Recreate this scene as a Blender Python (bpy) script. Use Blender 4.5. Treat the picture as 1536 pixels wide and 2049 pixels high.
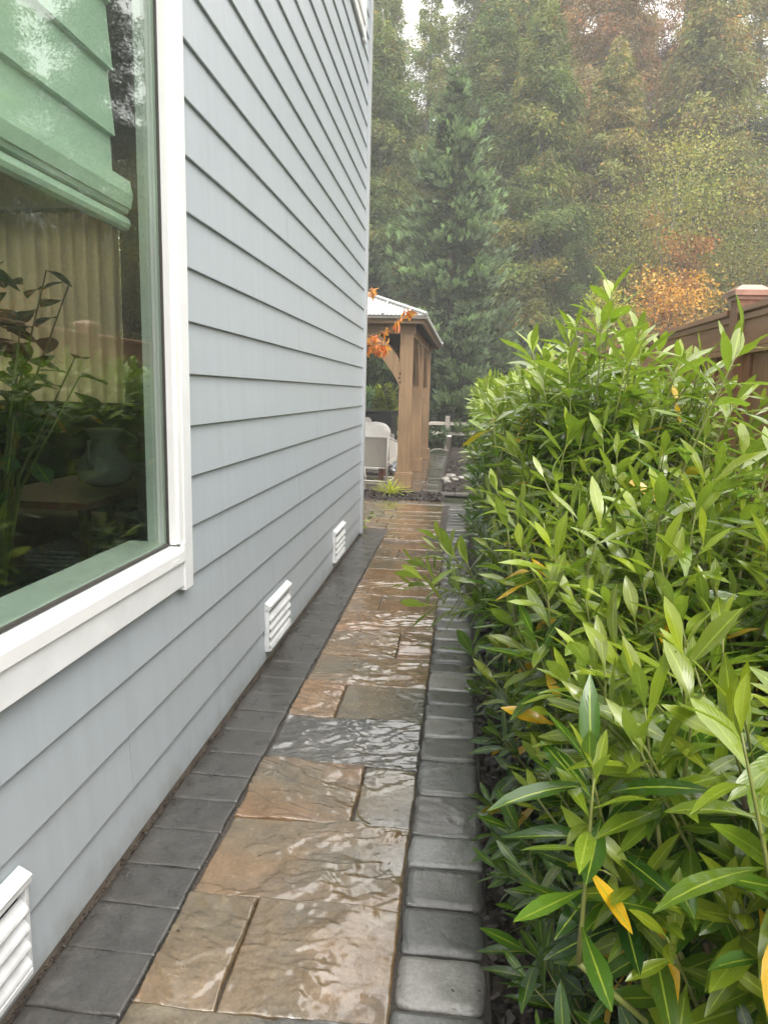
import bpy, bmesh, math, random
import numpy as np
from mathutils import Matrix, Vector
PI = math.pi
scene = bpy.context.scene
C = scene.collection
for o in list(bpy.data.objects): bpy.data.objects.remove(o)

# ------------------------------------------------------------------ camera
cd = bpy.data.cameras.new('camera'); cam = bpy.data.objects.new('camera', cd); C.objects.link(cam)
cam.matrix_world = Matrix(((0.99419, -0.04072, 0.09963, 0), (0.10492, 0.16009, -0.98151, 0),
                           (0.02402, 0.98626, 0.16343, 1.38), (0, 0, 0, 1)))
cd.sensor_fit = 'HORIZONTAL'; cd.sensor_width = 36; cd.lens = 33.984
cd.clip_start = 0.02; cd.clip_end = 2000
scene.camera = cam
# ------------------------------------------------------------------ world: overcast sky
SUN_EL, SUN_ROT = math.radians(52), math.radians(150)
w = bpy.data.worlds.new('World'); scene.world = w; w.use_nodes = True
nt = w.node_tree; nt.nodes.clear()
N = nt.nodes.new; L = nt.links.new
out = N('ShaderNodeOutputWorld'); bg = N('ShaderNodeBackground'); bg.inputs['Strength'].default_value = 0.1
sky = N('ShaderNodeTexSky'); sky.sky_type = 'NISHITA'; sky.sun_disc = False
sky.sun_elevation = SUN_EL; sky.sun_rotation = SUN_ROT; sky.dust_density = 4; sky.air_density = 1.2
tc = N('ShaderNodeTexCoord'); sep = N('ShaderNodeSeparateXYZ'); L(tc.outputs['Generated'], sep.inputs[0])
mr = N('ShaderNodeMapRange'); L(sep.outputs['Z'], mr.inputs[0])
mr.inputs[1].default_value = 0; mr.inputs[2].default_value = 1; mr.inputs[3].default_value = 6.5; mr.inputs[4].default_value = 17
cl = N('ShaderNodeVectorMath'); cl.operation = 'SCALE'; cl.inputs[0].default_value = (1.0, .98, .94); L(mr.outputs[0], cl.inputs['Scale'])
mx = N('ShaderNodeMix'); mx.data_type = 'RGBA'; mx.inputs[0].default_value = .88
L(sky.outputs[0], mx.inputs[6]); L(cl.outputs[0], mx.inputs[7]); L(mx.outputs[2], bg.inputs['Color']); L(bg.outputs[0], out.inputs[0])
# ------------------------------------------------------------------ sun (soft, behind the overcast)
sd = bpy.data.lights.new('sun', 'SUN'); sd.energy = 0.9; sd.angle = math.radians(25); sd.color = (1, .97, .92)
so = bpy.data.objects.new('sun', sd); C.objects.link(so)
sv = Vector((math.sin(SUN_ROT) * math.cos(SUN_EL), math.cos(SUN_ROT) * math.cos(SUN_EL), math.sin(SUN_EL)))
so.rotation_euler = sv.to_track_quat('Z', 'Y').to_euler()
scene.view_settings.view_transform = 'Standard'; scene.view_settings.look = 'None'
scene.view_settings.exposure = 1.6; scene.view_settings.gamma = 1
scene.render.engine = 'CYCLES'
cy = scene.cycles; cy.max_bounces = 10; cy.transparent_max_bounces = 24; cy.diffuse_bounces = 4; cy.volume_bounces = 2
cy.use_adaptive_sampling = False; cy.caustics_reflective = False; cy.caustics_refractive = False

# ------------------------------------------------------------------ noise in numpy
def vnoise(x, y, seed=0):
    xi = np.floor(x).astype(np.int64); yi = np.floor(y).astype(np.int64); xf = x - xi; yf = y - yi
    def h(a, b):
        n = (a * 374761393 + b * 668265263 + seed * 974711) & 0x7fffffff
        n = ((n ^ (n >> 13)) * 1274126177) & 0x7fffffff
        return ((n ^ (n >> 16)) & 0xffff) / 65535.0
    u = xf * xf * (3 - 2 * xf); v = yf * yf * (3 - 2 * yf)
    return (h(xi, yi) * (1 - u) + h(xi + 1, yi) * u) * (1 - v) + (h(xi, yi + 1) * (1 - u) + h(xi + 1, yi + 1) * u) * v
def fbm(x, y, seed=0, octv=4):
    s = 0; a = .5; t = 0
    for i in range(octv):
        s = s + a * vnoise(x * 2 ** i, y * 2 ** i, seed + i * 17); t += a; a *= .5
    return s / t

# ------------------------------------------------------------------ materials
def mat(name):
    m = bpy.data.materials.new(name); m.use_nodes = True
    return m, m.node_tree, m.node_tree.nodes['Principled BSDF']
def coords(nt, scale=(1, 1, 1), kind='Object'):
    t = nt.nodes.new('ShaderNodeTexCoord'); mp = nt.nodes.new('ShaderNodeMapping')
    nt.links.new(t.outputs[kind], mp.inputs[0]); mp.inputs['Scale'].default_value = scale
    return mp.outputs[0]
def noise(nt, vec, scale, detail=5, rough=.55, dist=0):
    n = nt.nodes.new('ShaderNodeTexNoise'); n.inputs['Scale'].default_value = scale; n.inputs['Detail'].default_value = detail
    n.inputs['Roughness'].default_value = rough; n.inputs['Distortion'].default_value = dist
    if vec: nt.links.new(vec, n.inputs['Vector'])
    return n.outputs['Fac']
def ramp(nt, fac, stops):
    r = nt.nodes.new('ShaderNodeValToRGB'); e = r.color_ramp.elements
    while len(e) < len(stops): e.new(.5)
    for i, (p, c) in enumerate(stops):
        e[i].position = p; e[i].color = (c, c, c, 1) if isinstance(c, (int, float)) else (*c, 1)
    nt.links.new(fac, r.inputs[0]); return r.outputs[0]
def bump(nt, fac, strength, dist, bs, prev=None):
    b = nt.nodes.new('ShaderNodeBump'); b.inputs['Strength'].default_value = strength; b.inputs['Distance'].default_value = dist
    nt.links.new(fac, b.inputs['Height'])
    if prev: nt.links.new(prev, b.inputs['Normal'])
    if bs: nt.links.new(b.outputs[0], bs.inputs['Normal'])
    return b.outputs[0]
def mul(nt, a, b):
    m = nt.nodes.new('ShaderNodeMix'); m.data_type = 'RGBA'; m.blend_type = 'MULTIPLY'; m.inputs[0].default_value = 1
    nt.links.new(a, m.inputs[6])
    if isinstance(b, tuple): m.inputs[7].default_value = (*b, 1)
    else: nt.links.new(b, m.inputs[7])
    return m.outputs[2]
def attr(nt, name):
    a = nt.nodes.new('ShaderNodeAttribute'); a.attribute_name = name; return a
def simple(name, col, rough=.5, var=.12, nscale=6, b=0, coat=0, metal=0, stretch=(1, 1, 1), spec=.5):
    m, nt, bs = mat(name)
    v = coords(nt, stretch); n = noise(nt, v, nscale)
    c0 = tuple(c * (1 - var) for c in col); c1 = tuple(min(1, c * (1 + var)) for c in col)
    nt.links.new(ramp(nt, n, [(.3, c0), (.7, c1)]), bs.inputs['Base Color'])
    bs.inputs['Roughness'].default_value = rough; bs.inputs['Metallic'].default_value = metal
    bs.inputs['Specular IOR Level'].default_value = spec
    bs.inputs['Coat Weight'].default_value = coat; bs.inputs['Coat Roughness'].default_value = .08
    if b: bump(nt, noise(nt, v, nscale * 4, 6), b, .01, bs)
    return m
def wood(name, col, axis='z', rough=.45, coat=.3):
    m, nt, bs = mat(name)
    s = {'z': (14, 14, .8), 'y': (14, .8, 14), 'x': (.8, 14, 14)}[axis]
    v = coords(nt, s); n = noise(nt, v, 2.2, 8, .65, .6)
    big = noise(nt, coords(nt), 1.6, 4)
    a = ramp(nt, n, [(.25, tuple(c * .62 for c in col)), (.5, col), (.78, tuple(c * 1.28 for c in col))])
    k = mul(nt, a, ramp(nt, big, [(.3, .72), (.7, 1.12)]))
    nt.links.new(k, bs.inputs['Base Color']); bs.inputs['Roughness'].default_value = rough
    bs.inputs['Coat Weight'].default_value = coat; bs.inputs['Coat Roughness'].default_value = .2
    bump(nt, n, .35, .004, bs); return m
M = {}
# painted lap siding, wet
m, nt, bs = mat('siding_paint')
v = coords(nt, (1, .35, 1)); n1 = noise(nt, v, 1.3, 5); n2 = noise(nt, coords(nt, (1, .12, 1)), 55, 5)
c = ramp(nt, n1, [(.25, (.360, .402, .434)), (.75, (.393, .430, .462))])
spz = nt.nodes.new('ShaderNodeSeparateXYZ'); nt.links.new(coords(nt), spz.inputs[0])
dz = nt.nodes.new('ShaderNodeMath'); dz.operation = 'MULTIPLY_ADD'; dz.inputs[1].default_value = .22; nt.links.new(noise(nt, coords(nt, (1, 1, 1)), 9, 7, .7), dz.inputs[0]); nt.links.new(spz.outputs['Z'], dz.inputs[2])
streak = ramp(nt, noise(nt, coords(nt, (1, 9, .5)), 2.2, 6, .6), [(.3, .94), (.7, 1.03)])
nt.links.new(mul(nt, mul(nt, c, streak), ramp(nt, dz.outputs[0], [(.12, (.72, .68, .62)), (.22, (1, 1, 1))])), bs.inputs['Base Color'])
bs.inputs['Roughness'].default_value = .38

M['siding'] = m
# corner / white trims
M['trimblue'] = simple('corner_paint', (.42, .44, .46), .35, .04)
M['white'] = simple('white_paint', (.74, .75, .76), .3, .05, 9, .08)
M['ventwhite'] = simple('vent_paint', (.62, .63, .64), .4, .14, 14, .2)
M['vinyl'] = simple('white_vinyl', (.80, .80, .80), .25, .03, 5)
M['gasket'] = simple('rubber_gasket', (.05, .045, .04), .5)
M['concrete'] = simple('foundation_concrete', (.19, .155, .125), .6, .35, 9, .6)
M['interior'] = simple('interior_paint', (.62, .62, .60), .6, .03)
M['greyint'] = simple('interior_grey', (.16, .165, .16), .6, .08)
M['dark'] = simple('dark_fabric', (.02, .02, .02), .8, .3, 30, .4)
M['darkwood'] = wood('dark_wood', (.10, .06, .035), 'y')
M['fence'] = wood('fence_stain', (.36, .175, .100), 'z', .5, .15)
M['fencey'] = wood('fence_stain_rail', (.42, .21, .122), 'y', .45, .3)
M['cap'] = wood('fence_cap_stain', (.36, .185, .125), 'y', .35, .5)
M['cedar'] = wood('cedar_post', (.32, .205, .112), 'z', .5, .15)
M['cedary'] = wood('cedar_beam', (.32, .215, .12), 'y', .5, .15)
M['cedarx'] = wood('cedar_beam_x', (.27, .185, .11), 'x', .5, .15)
M['metalroof'] = simple('roof_metal', (.46, .46, .45), .3, .08, 3, 0, 0, .3)
M['gutter'] = simple('gutter_metal', (.20, .19, .17), .35, .1)
M['bolt'] = simple('black_bolt', (.015, .012, .01), .5)
M['chairmetal'] = simple('white_powder_coat', (.72, .70, .66), .4, .04)
M['sling'] = simple('sling_mesh', (.32, .30, .265), .7, .06, 60, .3)
M['slingwhite'] = simple('sling_canvas', (.62, .60, .55), .7, .06, 60, .3)
M['cushion'] = simple('cushion_cloth', (.78, .76, .72), .8, .05, 12, .5)
M['spa'] = simple('spa_cover_vinyl', (.018, .020, .022), .45, .3, 5, .3, .2)
M['spaside'] = simple('spa_cabinet', (.022, .020, .02), .6, .3, 5)
M['bag'] = simple('clear_plastic', (.50, .53, .56), .15, .3, 9, .9, .8)
M['redwood'] = wood('table_wood', (.30, .13, .08), 'x')
M['rail'] = wood('weathered_rail', (.48, .43, .37), 'x', .7, 0)
M['pipe'] = simple('white_pipe', (.78, .78, .75), .45, .1)
M['rock'] = simple('river_rock', (.30, .28, .25), .45, .35, 14, .5, .3)
M['bark'] = simple('bark', (.075, .055, .042), .85, .4, 14, 1.0, stretch=(4, 4, .8))
M['barkgrey'] = simple('bark_grey', (.17, .15, .125), .85, .35, 14, 1.0, stretch=(4, 4, .8))
M['vase'] = simple('glazed_ceramic', (.50, .52, .50), .25, .1, 4, 0, .4)
M['paper'] = simple('paper_stack', (.30, .30, .29), .7, .3, 40)
M['hose'] = simple('grey_conduit', (.40, .38, .35), .5, .1)
# glass: green tinted, Schlick reflection on both faces
m = bpy.data.materials.new('window_glass'); m.use_nodes = True; nt = m.node_tree; nt.nodes.clear()
o_ = nt.nodes.new('ShaderNodeOutputMaterial'); ms = nt.nodes.new('ShaderNodeMixShader')
tr = nt.nodes.new('ShaderNodeBsdfTransparent'); tr.inputs[0].default_value = (.86, .93, .87, 1)
gl = nt.nodes.new('ShaderNodeBsdfAnisotropic') if False else nt.nodes.new('ShaderNodeBsdfGlossy'); gl.inputs['Roughness'].default_value = .012
lw = nt.nodes.new('ShaderNodeLayerWeight'); lw.inputs[0].default_value = .5
pw = nt.nodes.new('ShaderNodeMath'); pw.operation = 'POWER'; pw.inputs[1].default_value = 4; nt.links.new(lw.outputs['Facing'], pw.inputs[0])
ma = nt.nodes.new('ShaderNodeMath'); ma.operation = 'MULTIPLY_ADD'; ma.inputs[1].default_value = .93; ma.inputs[2].default_value = .08
nt.links.new(pw.outputs[0], ma.inputs[0]); nt.links.new(ma.outputs[0], ms.inputs[0])
nt.links.new(tr.outputs[0], ms.inputs[1]); nt.links.new(gl.outputs[0], ms.inputs[2]); nt.links.new(ms.outputs[0], o_.inputs[0]); M['glass'] = m
# curtain, shade: translucent cloth
def cloth(name, col, transl):
    m = bpy.data.materials.new(name); m.use_nodes = True; nt = m.node_tree; nt.nodes.clear()
    o_ = nt.nodes.new('ShaderNodeOutputMaterial'); ms = nt.nodes.new('ShaderNodeMixShader'); ms.inputs[0].default_value = transl
    d = nt.nodes.new('ShaderNodeBsdfDiffuse'); t = nt.nodes.new('ShaderNodeBsdfTranslucent')
    n = noise(nt, coords(nt), 30); r = ramp(nt, n, [(.3, tuple(c * .93 for c in col)), (.7, col)])
    nt.links.new(r, d.inputs[0]); nt.links.new(r, t.inputs[0])
    nt.links.new(d.outputs[0], ms.inputs[1]); nt.links.new(t.outputs[0], ms.inputs[2]); nt.links.new(ms.outputs[0], o_.inputs[0]); return m
M['curtain'] = cloth('curtain_cloth', (.72, .58, .38), .42)
M['shade'] = cloth('shade_cloth', (.72, .82, .74), .25)
# stone slabs
def stone(name, rough_lo, rough_hi, bstr, coat):
    m, nt, bs = mat(name)
    a = attr(nt, 'Col'); v = coords(nt)
    fine = noise(nt, v, 90, 6, .7); mid = noise(nt, v, 14, 6, .6, .4)
    k = mul(nt, a.outputs['Color'], ramp(nt, fine, [(.25, .62), (.75, 1.3)]))
    k = mul(nt, k, ramp(nt, mid, [(.3, .72), (.7, 1.15)]))
    nt.links.new(k, bs.inputs['Base Color'])
    nt.links.new(ramp(nt, mid, [(.35, rough_lo), (.68, rough_hi)]), bs.inputs['Roughness'])
    nt.links.new(ramp(nt, noise(nt, v, 6, 5), [(.38, coat), (.66, coat * .55)]), bs.inputs['Coat Weight'])
    nt.links.new(ramp(nt, noise(nt, v, 22, 5, .6), [(.40, .03), (.66, .22)]), bs.inputs['Coat Roughness']); bs.inputs['Coat IOR'].default_value = 1.85
    b1 = bump(nt, fine, bstr, .003, None); bump(nt, mid, bstr, .010, bs, b1)
    cb = bump(nt, noise(nt, v, 48, 4, .6, .5), (.22), .0035, None); nt.links.new(cb, bs.inputs['Coat Normal'])
    return m
M['slab'] = stone('wet_flagstone', .07, .32, .45, 1.0)
M['paver'] = stone('tumbled_paver', .24, .5, .6, .45)
m, nt, bs = mat('joint_sand'); n = noise(nt, coords(nt), 120, 6)
nt.links.new(ramp(nt, n, [(.3, (.022, .019, .016)), (.7, (.08, .068, .056))]), bs.inputs['Base Color']); bs.inputs['Roughness'].default_value = .6; bump(nt, n, .8, .004, bs); M['sand'] = m
m, nt, bs = mat('bark_mulch'); v = coords(nt); n = noise(nt, v, 70, 8, .75); n2 = noise(nt, v, 9, 4)
nt.links.new(mul(nt, ramp(nt, n, [(.3, (.010, .007, .006)), (.55, (.035, .024, .019)), (.8, (.085, .060, .048))]), ramp(nt, n2, [(.3, .7), (.7, 1.2)])), bs.inputs['Base Color'])
bs.inputs['Roughness'].default_value = .55; bump(nt, n, 1, .02, bs); M['mulch'] = m
m, nt, bs = mat('mulch_chip'); nt.links.new(attr(nt, 'Col').outputs['Color'], bs.inputs['Base Color']); bs.inputs['Roughness'].default_value = .5; M['chip'] = m
m, nt, bs = mat('forest_floor'); v = coords(nt); n = noise(nt, v, .9, 8, .7); n2 = noise(nt, v, 12, 6, .7)
nt.links.new(mul(nt, ramp(nt, n, [(.3, (.020, .030, .012)), (.6, (.045, .055, .02)), (.8, (.07, .06, .03))]), ramp(nt, n2, [(.3, .6), (.7, 1.3)])), bs.inputs['Base Color'])
bs.inputs['Roughness'].default_value = .9; bump(nt, n2, 1, .1, bs); M['floor'] = m
# foliage: vertex colour times object colour, some light through
def foliage(name, transl, rough, objcol=True, leafuv=False, spec=.5, coat=0):
    m, nt, bs = mat(name); outn = nt.nodes['Material Output']
    a = attr(nt, 'Col').outputs['Color']
    if objcol:
        oi = nt.nodes.new('ShaderNodeObjectInfo'); a = mul(nt, a, oi.outputs['Color'])
    if leafuv:
        uvn = nt.nodes.new('ShaderNodeUVMap'); uvn.uv_map = 'UVMap'; sp = nt.nodes.new('ShaderNodeSeparateXYZ'); nt.links.new(uvn.outputs[0], sp.inputs[0])
        ab = nt.nodes.new('ShaderNodeMath'); ab.operation = 'ABSOLUTE'; nt.links.new(sp.outputs['X'], ab.inputs[0])
        rib = ramp(nt, ab.outputs[0], [(.05, 1), (.11, 0)])
        mxr = nt.nodes.new('ShaderNodeMix'); mxr.data_type = 'RGBA'; nt.links.new(rib, mxr.inputs[0]); nt.links.new(a, mxr.inputs[6])
        mxr.inputs[7].default_value = (.33, .42, .05, 1)
        # paler underside
        ge = nt.nodes.new('ShaderNodeNewGeometry'); und = nt.nodes.new('ShaderNodeMix'); und.data_type = 'RGBA'
        fm = nt.nodes.new('ShaderNodeMath'); fm.operation = 'MULTIPLY'; fm.inputs[1].default_value = .45; nt.links.new(ge.outputs['Backfacing'], fm.inputs[0])
        nt.links.new(fm.outputs[0], und.inputs[0]); nt.links.new(mxr.outputs[2], und.inputs[6]); und.inputs[7].default_value = (.17, .26, .08, 1)
        vn = nt.nodes.new('ShaderNodeTexWave'); vn.inputs['Scale'].default_value = 3.2; vn.inputs['Distortion'].default_value = 1.5
        cm = nt.nodes.new('ShaderNodeCombineXYZ'); ad = nt.nodes.new('ShaderNodeMath'); ad.operation = 'MULTIPLY_ADD'; ad.inputs[1].default_value = -.35
        nt.links.new(ab.outputs[0], ad.inputs[0]); nt.links.new(sp.outputs['Y'], ad.inputs[2]); nt.links.new(ad.outputs[0], cm.inputs[0]); nt.links.new(cm.outputs[0], vn.inputs['Vector'])
        bb = bump(nt, vn.outputs['Fac'], .10, .002, None)
        dr = noise(nt, coords(nt), 120, 3)
        bump(nt, dr, .10, .002, bs, bb)
        nt.links.new(ramp(nt, noise(nt, coords(nt), 28, 4), [(.4, rough * .6), (.65, rough * 1.5)]), bs.inputs['Roughness'])
        a = und.outputs[2]
        spk = nt.nodes.new('ShaderNodeMix'); spk.data_type = 'RGBA'; nt.links.new(ramp(nt, noise(nt, coords(nt), 75, 3, .5), [(.70, 0), (.76, .8)]), spk.inputs[0]); nt.links.new(a, spk.inputs[6]); spk.inputs[7].default_value = (.10, .065, .02, 1); a = spk.outputs[2]
    else: bs.inputs['Roughness'].default_value = rough
    nt.links.new(a, bs.inputs['Base Color']); bs.inputs['Specular IOR Level'].default_value = spec
    bs.inputs['Coat Weight'].default_value = coat; bs.inputs['Coat Roughness'].default_value = .07
    t = nt.nodes.new('ShaderNodeBsdfTranslucent'); nt.links.new(mul(nt, a, (1.5, 1.6, .7)), t.inputs[0])
    mm = nt.nodes.new('ShaderNodeMixShader'); mm.inputs[0].default_value = transl
    nt.links.new(bs.outputs[0], mm.inputs[1]); nt.links.new(t.outputs[0], mm.inputs[2]); nt.links.new(mm.outputs[0], outn.inputs[0]); return m
M['laurel'] = foliage('laurel_leaf', .30, .22, False, True, .5, .45)
M['houseleaf'] = foliage('indoor_leaf', .3, .35, False, True)
M['leaf'] = foliage('small_leaf', .4, .5)
M['needle'] = foliage('conifer_needle', .25, .7)
M['stem'] = simple('green_stem', (.20, .22, .06), .45, .25, 12)
M['twig'] = simple('brown_twig', (.10, .07, .04), .7, .3, 12)

# ------------------------------------------------------------------ object helpers
def tag(o, label=None, cat=None, group=None, kind=None):
    if label: o['label'] = label
    if cat: o['category'] = cat
    if group: o['group'] = group
    if kind: o['kind'] = kind
    return o
def thing(name, label, cat, loc=(0, 0, 0), group=None, rz=0):
    o = bpy.data.objects.new(name, None); C.objects.link(o); o.location = loc; o.rotation_euler = (0, 0, rz); o.empty_display_size = .1
    return tag(o, label, cat, group)
def link(name, me, parent=None, mats=None):
    o = bpy.data.objects.new(name, me); C.objects.link(o)
    if parent: o.parent = parent
    for m in (mats or []): me.materials.append(m)
    return o
def obj(name, bm, m, parent=None, smooth=False, bevel=0):
    me = bpy.data.meshes.new(name); bm.normal_update(); bm.to_mesh(me); bm.free()
    if smooth: me.polygons.foreach_set('use_smooth', [True] * len(me.polygons))
    o = link(name, me, parent, [m])
    if bevel:
        b = o.modifiers.new('bevel', 'BEVEL'); b.width = bevel; b.segments = 2; b.limit_method = 'ANGLE'
    return o
def npmesh(name, V, F, m, parent=None, col=None, uv=None, smooth=False):
    V = np.asarray(V, np.float32).reshape(-1, 3); F = np.asarray(F, np.int32); k = F.shape[1]
    me = bpy.data.meshes.new(name); me.vertices.add(len(V)); me.vertices.foreach_set('co', V.ravel())
    me.loops.add(F.size); me.loops.foreach_set('vertex_index', F.ravel())
    me.polygons.add(len(F)); me.polygons.foreach_set('loop_start', np.arange(0, F.size, k, dtype=np.int32))
    try: me.polygons.foreach_set('loop_total', np.full(len(F), k, np.int32))
    except Exception: pass
    if smooth: me.polygons.foreach_set('use_smooth', np.ones(len(F), bool))
    if col is not None:
        c = np.ones((len(V), 4), np.float32); c[:, :3] = col
        a = me.attributes.new('Col', 'FLOAT_COLOR', 'POINT'); a.data.foreach_set('color', c.ravel())
    if uv is not None:
        u = me.uv_layers.new(name='UVMap'); u.data.foreach_set('uv', np.asarray(uv, np.float32)[F.ravel()].ravel())
    me.update(calc_edges=True); me.validate()
    return link(name, me, parent, [m])
def nb(): return bmesh.new()
def bx(bm, x0, x1, y0, y1, z0, z1):
    vs = [bm.verts.new((x, y, z)) for x in (x0, x1) for y in (y0, y1) for z in (z0, z1)]
    for f in ((0, 1, 3, 2), (4, 6, 7, 5), (0, 4, 5, 1), (2, 3, 7, 6), (0, 2, 6, 4), (1, 5, 7, 3)): bm.faces.new([vs[i] for i in f])
    return bm
def box(*a): return bx(nb(), *a)
def prism(bm, pts, axis, a, b):
    """extrude a 2D outline along axis ('x','y','z') from a to b"""
    def mk(p, t): return {'x': (t, p[0], p[1]), 'y': (p[0], t, p[1]), 'z': (p[0], p[1], t)}[axis]
    A = [bm.verts.new(mk(p, a)) for p in pts]; B = [bm.verts.new(mk(p, b)) for p in pts]; n = len(pts)
    bm.faces.new(A); bm.faces.new(B[::-1])
    for i in range(n): bm.faces.new((A[i], B[i], B[(i + 1) % n], A[(i + 1) % n]))
    return bm
def tube(bm, pts, rad, n=8):
    pts = [Vector(p) for p in pts]; rs = rad if isinstance(rad, (list, tuple)) else [rad] * len(pts); prev = None; up = Vector((.13, .21, 1)).normalized()
    for i, p in enumerate(pts):
        d = (pts[min(i + 1, len(pts) - 1)] - pts[max(i - 1, 0)]).normalized()
        s = d.cross(up)
        if s.length < .05: s = d.cross(Vector((1, 0, 0)))
        s.normalize(); t = s.cross(d)
        ring = [bm.verts.new(p + (s * math.cos(2 * PI * k / n) + t * math.sin(2 * PI * k / n)) * rs[i]) for k in range(n)]
        if prev:
            for k in range(n): bm.faces.new((prev[k], prev[(k + 1) % n], ring[(k + 1) % n], ring[k]))
        else: bm.faces.new(ring[::-1])
        prev = ring
    bm.faces.new(prev); return bm
def lathe(bm, prof, cx=0, cyy=0, n=20):
    prev = None
    for r, z in prof:
        ring = [bm.verts.new((cx + r * math.cos(2 * PI * k / n), cyy + r * math.sin(2 * PI * k / n), z)) for k in range(n)]
        if prev:
            for k in range(n): bm.faces.new((prev[k], prev[(k + 1) % n], ring[(k + 1) % n], ring[k]))
        else: bm.faces.new(ring[::-1])
        prev = ring
    bm.faces.new(prev); return bm
def lump(bm, c, r, sc, seed, sub=3, amp=.25, fr=2.5):
    g = bmesh.ops.create_icosphere(bm, subdivisions=sub, radius=1)
    from mathutils import noise as mn
    for v in g['verts']:
        k = 1 + amp * mn.noise(v.co * fr + Vector((seed * 7.3, seed, 0)))
        v.co = Vector((v.co.x * sc[0], v.co.y * sc[1], v.co.z * sc[2])) * r * k + Vector(c)
    return bm
def dup(root, loc, rz=0, label=None, scale=None, color=None):
    r = root.copy(); C.objects.link(r); r.location = loc; r.rotation_euler = (0, 0, rz)
    if scale: r.scale = scale
    if label: r['label'] = label
    for ch in list(root.children):
        c = ch.copy(); C.objects.link(c); c.parent = r
        if color and ch.name.startswith(('crown', 'foliage')): c.color = color
        for g in ch.children:
            d = g.copy(); C.objects.link(d); d.parent = c
    return r

# ================================================================== GROUND
def gh(x, y):
    x = np.asarray(x, float); y = np.asarray(y, float)
    t = np.clip(y - 21.5, 0, 400); h = np.where(t < 45, .30 * t, 13.5 + .12 * (t - 45))
    return h + np.where(t > 0, (fbm(x * .15 + 50, y * .15 + 50, 3) - .5) * np.clip(t * .2, 0, 2.5), 0)
xs = np.concatenate([np.linspace(-150, -60, 8), np.linspace(-50, 60, 90), np.linspace(70, 150, 8)])
ys = np.concatenate([np.linspace(-100, -20, 8), np.linspace(-12, 21.5, 12), np.linspace(22.5, 70, 60), np.linspace(80, 160, 8)])
X, Y = np.meshgrid(xs, ys); Z = gh(X, Y) - .07
V = np.stack([X, Y, Z], -1).reshape(-1, 3); nx, ny = len(xs), len(ys)
idx = np.arange(nx * ny).reshape(ny, nx)
def quads(idx): return np.stack([idx[:-1, :-1], idx[:-1, 1:], idx[1:, 1:], idx[1:, :-1]], -1).reshape(-1, 4)
tag(npmesh('ground', V, quads(idx), M['floor'], smooth=True), kind='structure')
def patch(name, x0, x1, y0, y1, step, z, m, amp, seed, fr=6, kind='structure'):
    xs = np.arange(x0, x1 + step, step); ys = np.arange(y0, y1 + step, step); X, Y = np.meshgrid(xs, ys)
    e = np.minimum.reduce([np.clip((X - x0) / .06, 0, 1), np.clip((x1 - X) / .06, 0, 1), np.clip((Y - y0) / .06, 0, 1), np.clip((y1 - Y) / .06, 0, 1)])
    Z = z + e * amp * (fbm(X * fr, Y * fr, seed, 5) + .35 * vnoise(X * 60, Y * 60, seed))
    idx = np.arange(X.size).reshape(X.shape)
    return tag(npmesh(name, np.stack([X, Y, Z], -1), quads(idx), m, smooth=False), kind=kind)
patch('planting_bed', .10, 1.33, .3, 9.16, .022, -.045, M['mulch'], .045, 5)
patch('planting_bed', -6.5, -.19, 9.22, 10.13, .03, -.03, M['mulch'], .05, 6)
patch('planting_bed', -.24, 6, 10.33, 19, .04, -.04, M['mulch'], .06, 7)
patch('planting_bed', -1.6, -.93, 6.99, 7.28, .02, -.03, M['mulch'], .04, 8)
def chips(name, x0, x1, y0, y1, n, seed, z=0.0, s=(.006, .022)):
    r = np.random.default_rng(seed); c = np.stack([r.uniform(x0, x1, n), r.uniform(y0, y1, n), np.full(n, z) + r.uniform(-.012, .012, n)], -1)
    a = r.uniform(0, 2 * PI, n); l = r.uniform(*s, n); wd = l * r.uniform(.25, .6, n); ti = r.uniform(-.6, .6, n)
    d = np.stack([np.cos(a), np.sin(a), ti], -1); sd = np.stack([-np.sin(a), np.cos(a), r.uniform(-.5, .5, n)], -1)
    V = np.stack([c - d * l[:, None] - sd * wd[:, None], c + d * l[:, None] - sd * wd[:, None] * .6, c + d * l[:, None] + sd * wd[:, None], c - d * l[:, None] * .8 + sd * wd[:, None]], 1)
    col = np.array([.032, .021, .016])[None] * r.uniform(.25, 1.7, (n, 1)); col = col + r.uniform(0, .012, (n, 1))
    return tag(npmesh(name, V.reshape(-1, 3), np.arange(4 * n).reshape(-1, 4), M['chip'], col=np.repeat(col, 4, 0)), kind='stuff')
chips('mulch_chips', .13, .75, .6, 5, 14000, 1, -.002)
chips('mulch_chips', -3, -.22, 9.28, 10.08, 7000, 2, .012, (.01, .03))
chips('mulch_chips', -.2, 2.2, 10.4, 15, 9000, 3, .0, (.01, .035))

chips('grit', -.945, -.925, .9, 6.9, 2600, 11, -.003, (.002, .006))
chips('grit', -.70, -.686, .9, 6.9, 900, 12, -.004, (.0015, .004))
chips('grit', -.93, .11, .9, 7.5, 170, 13, .007, (.002, .007))
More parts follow.
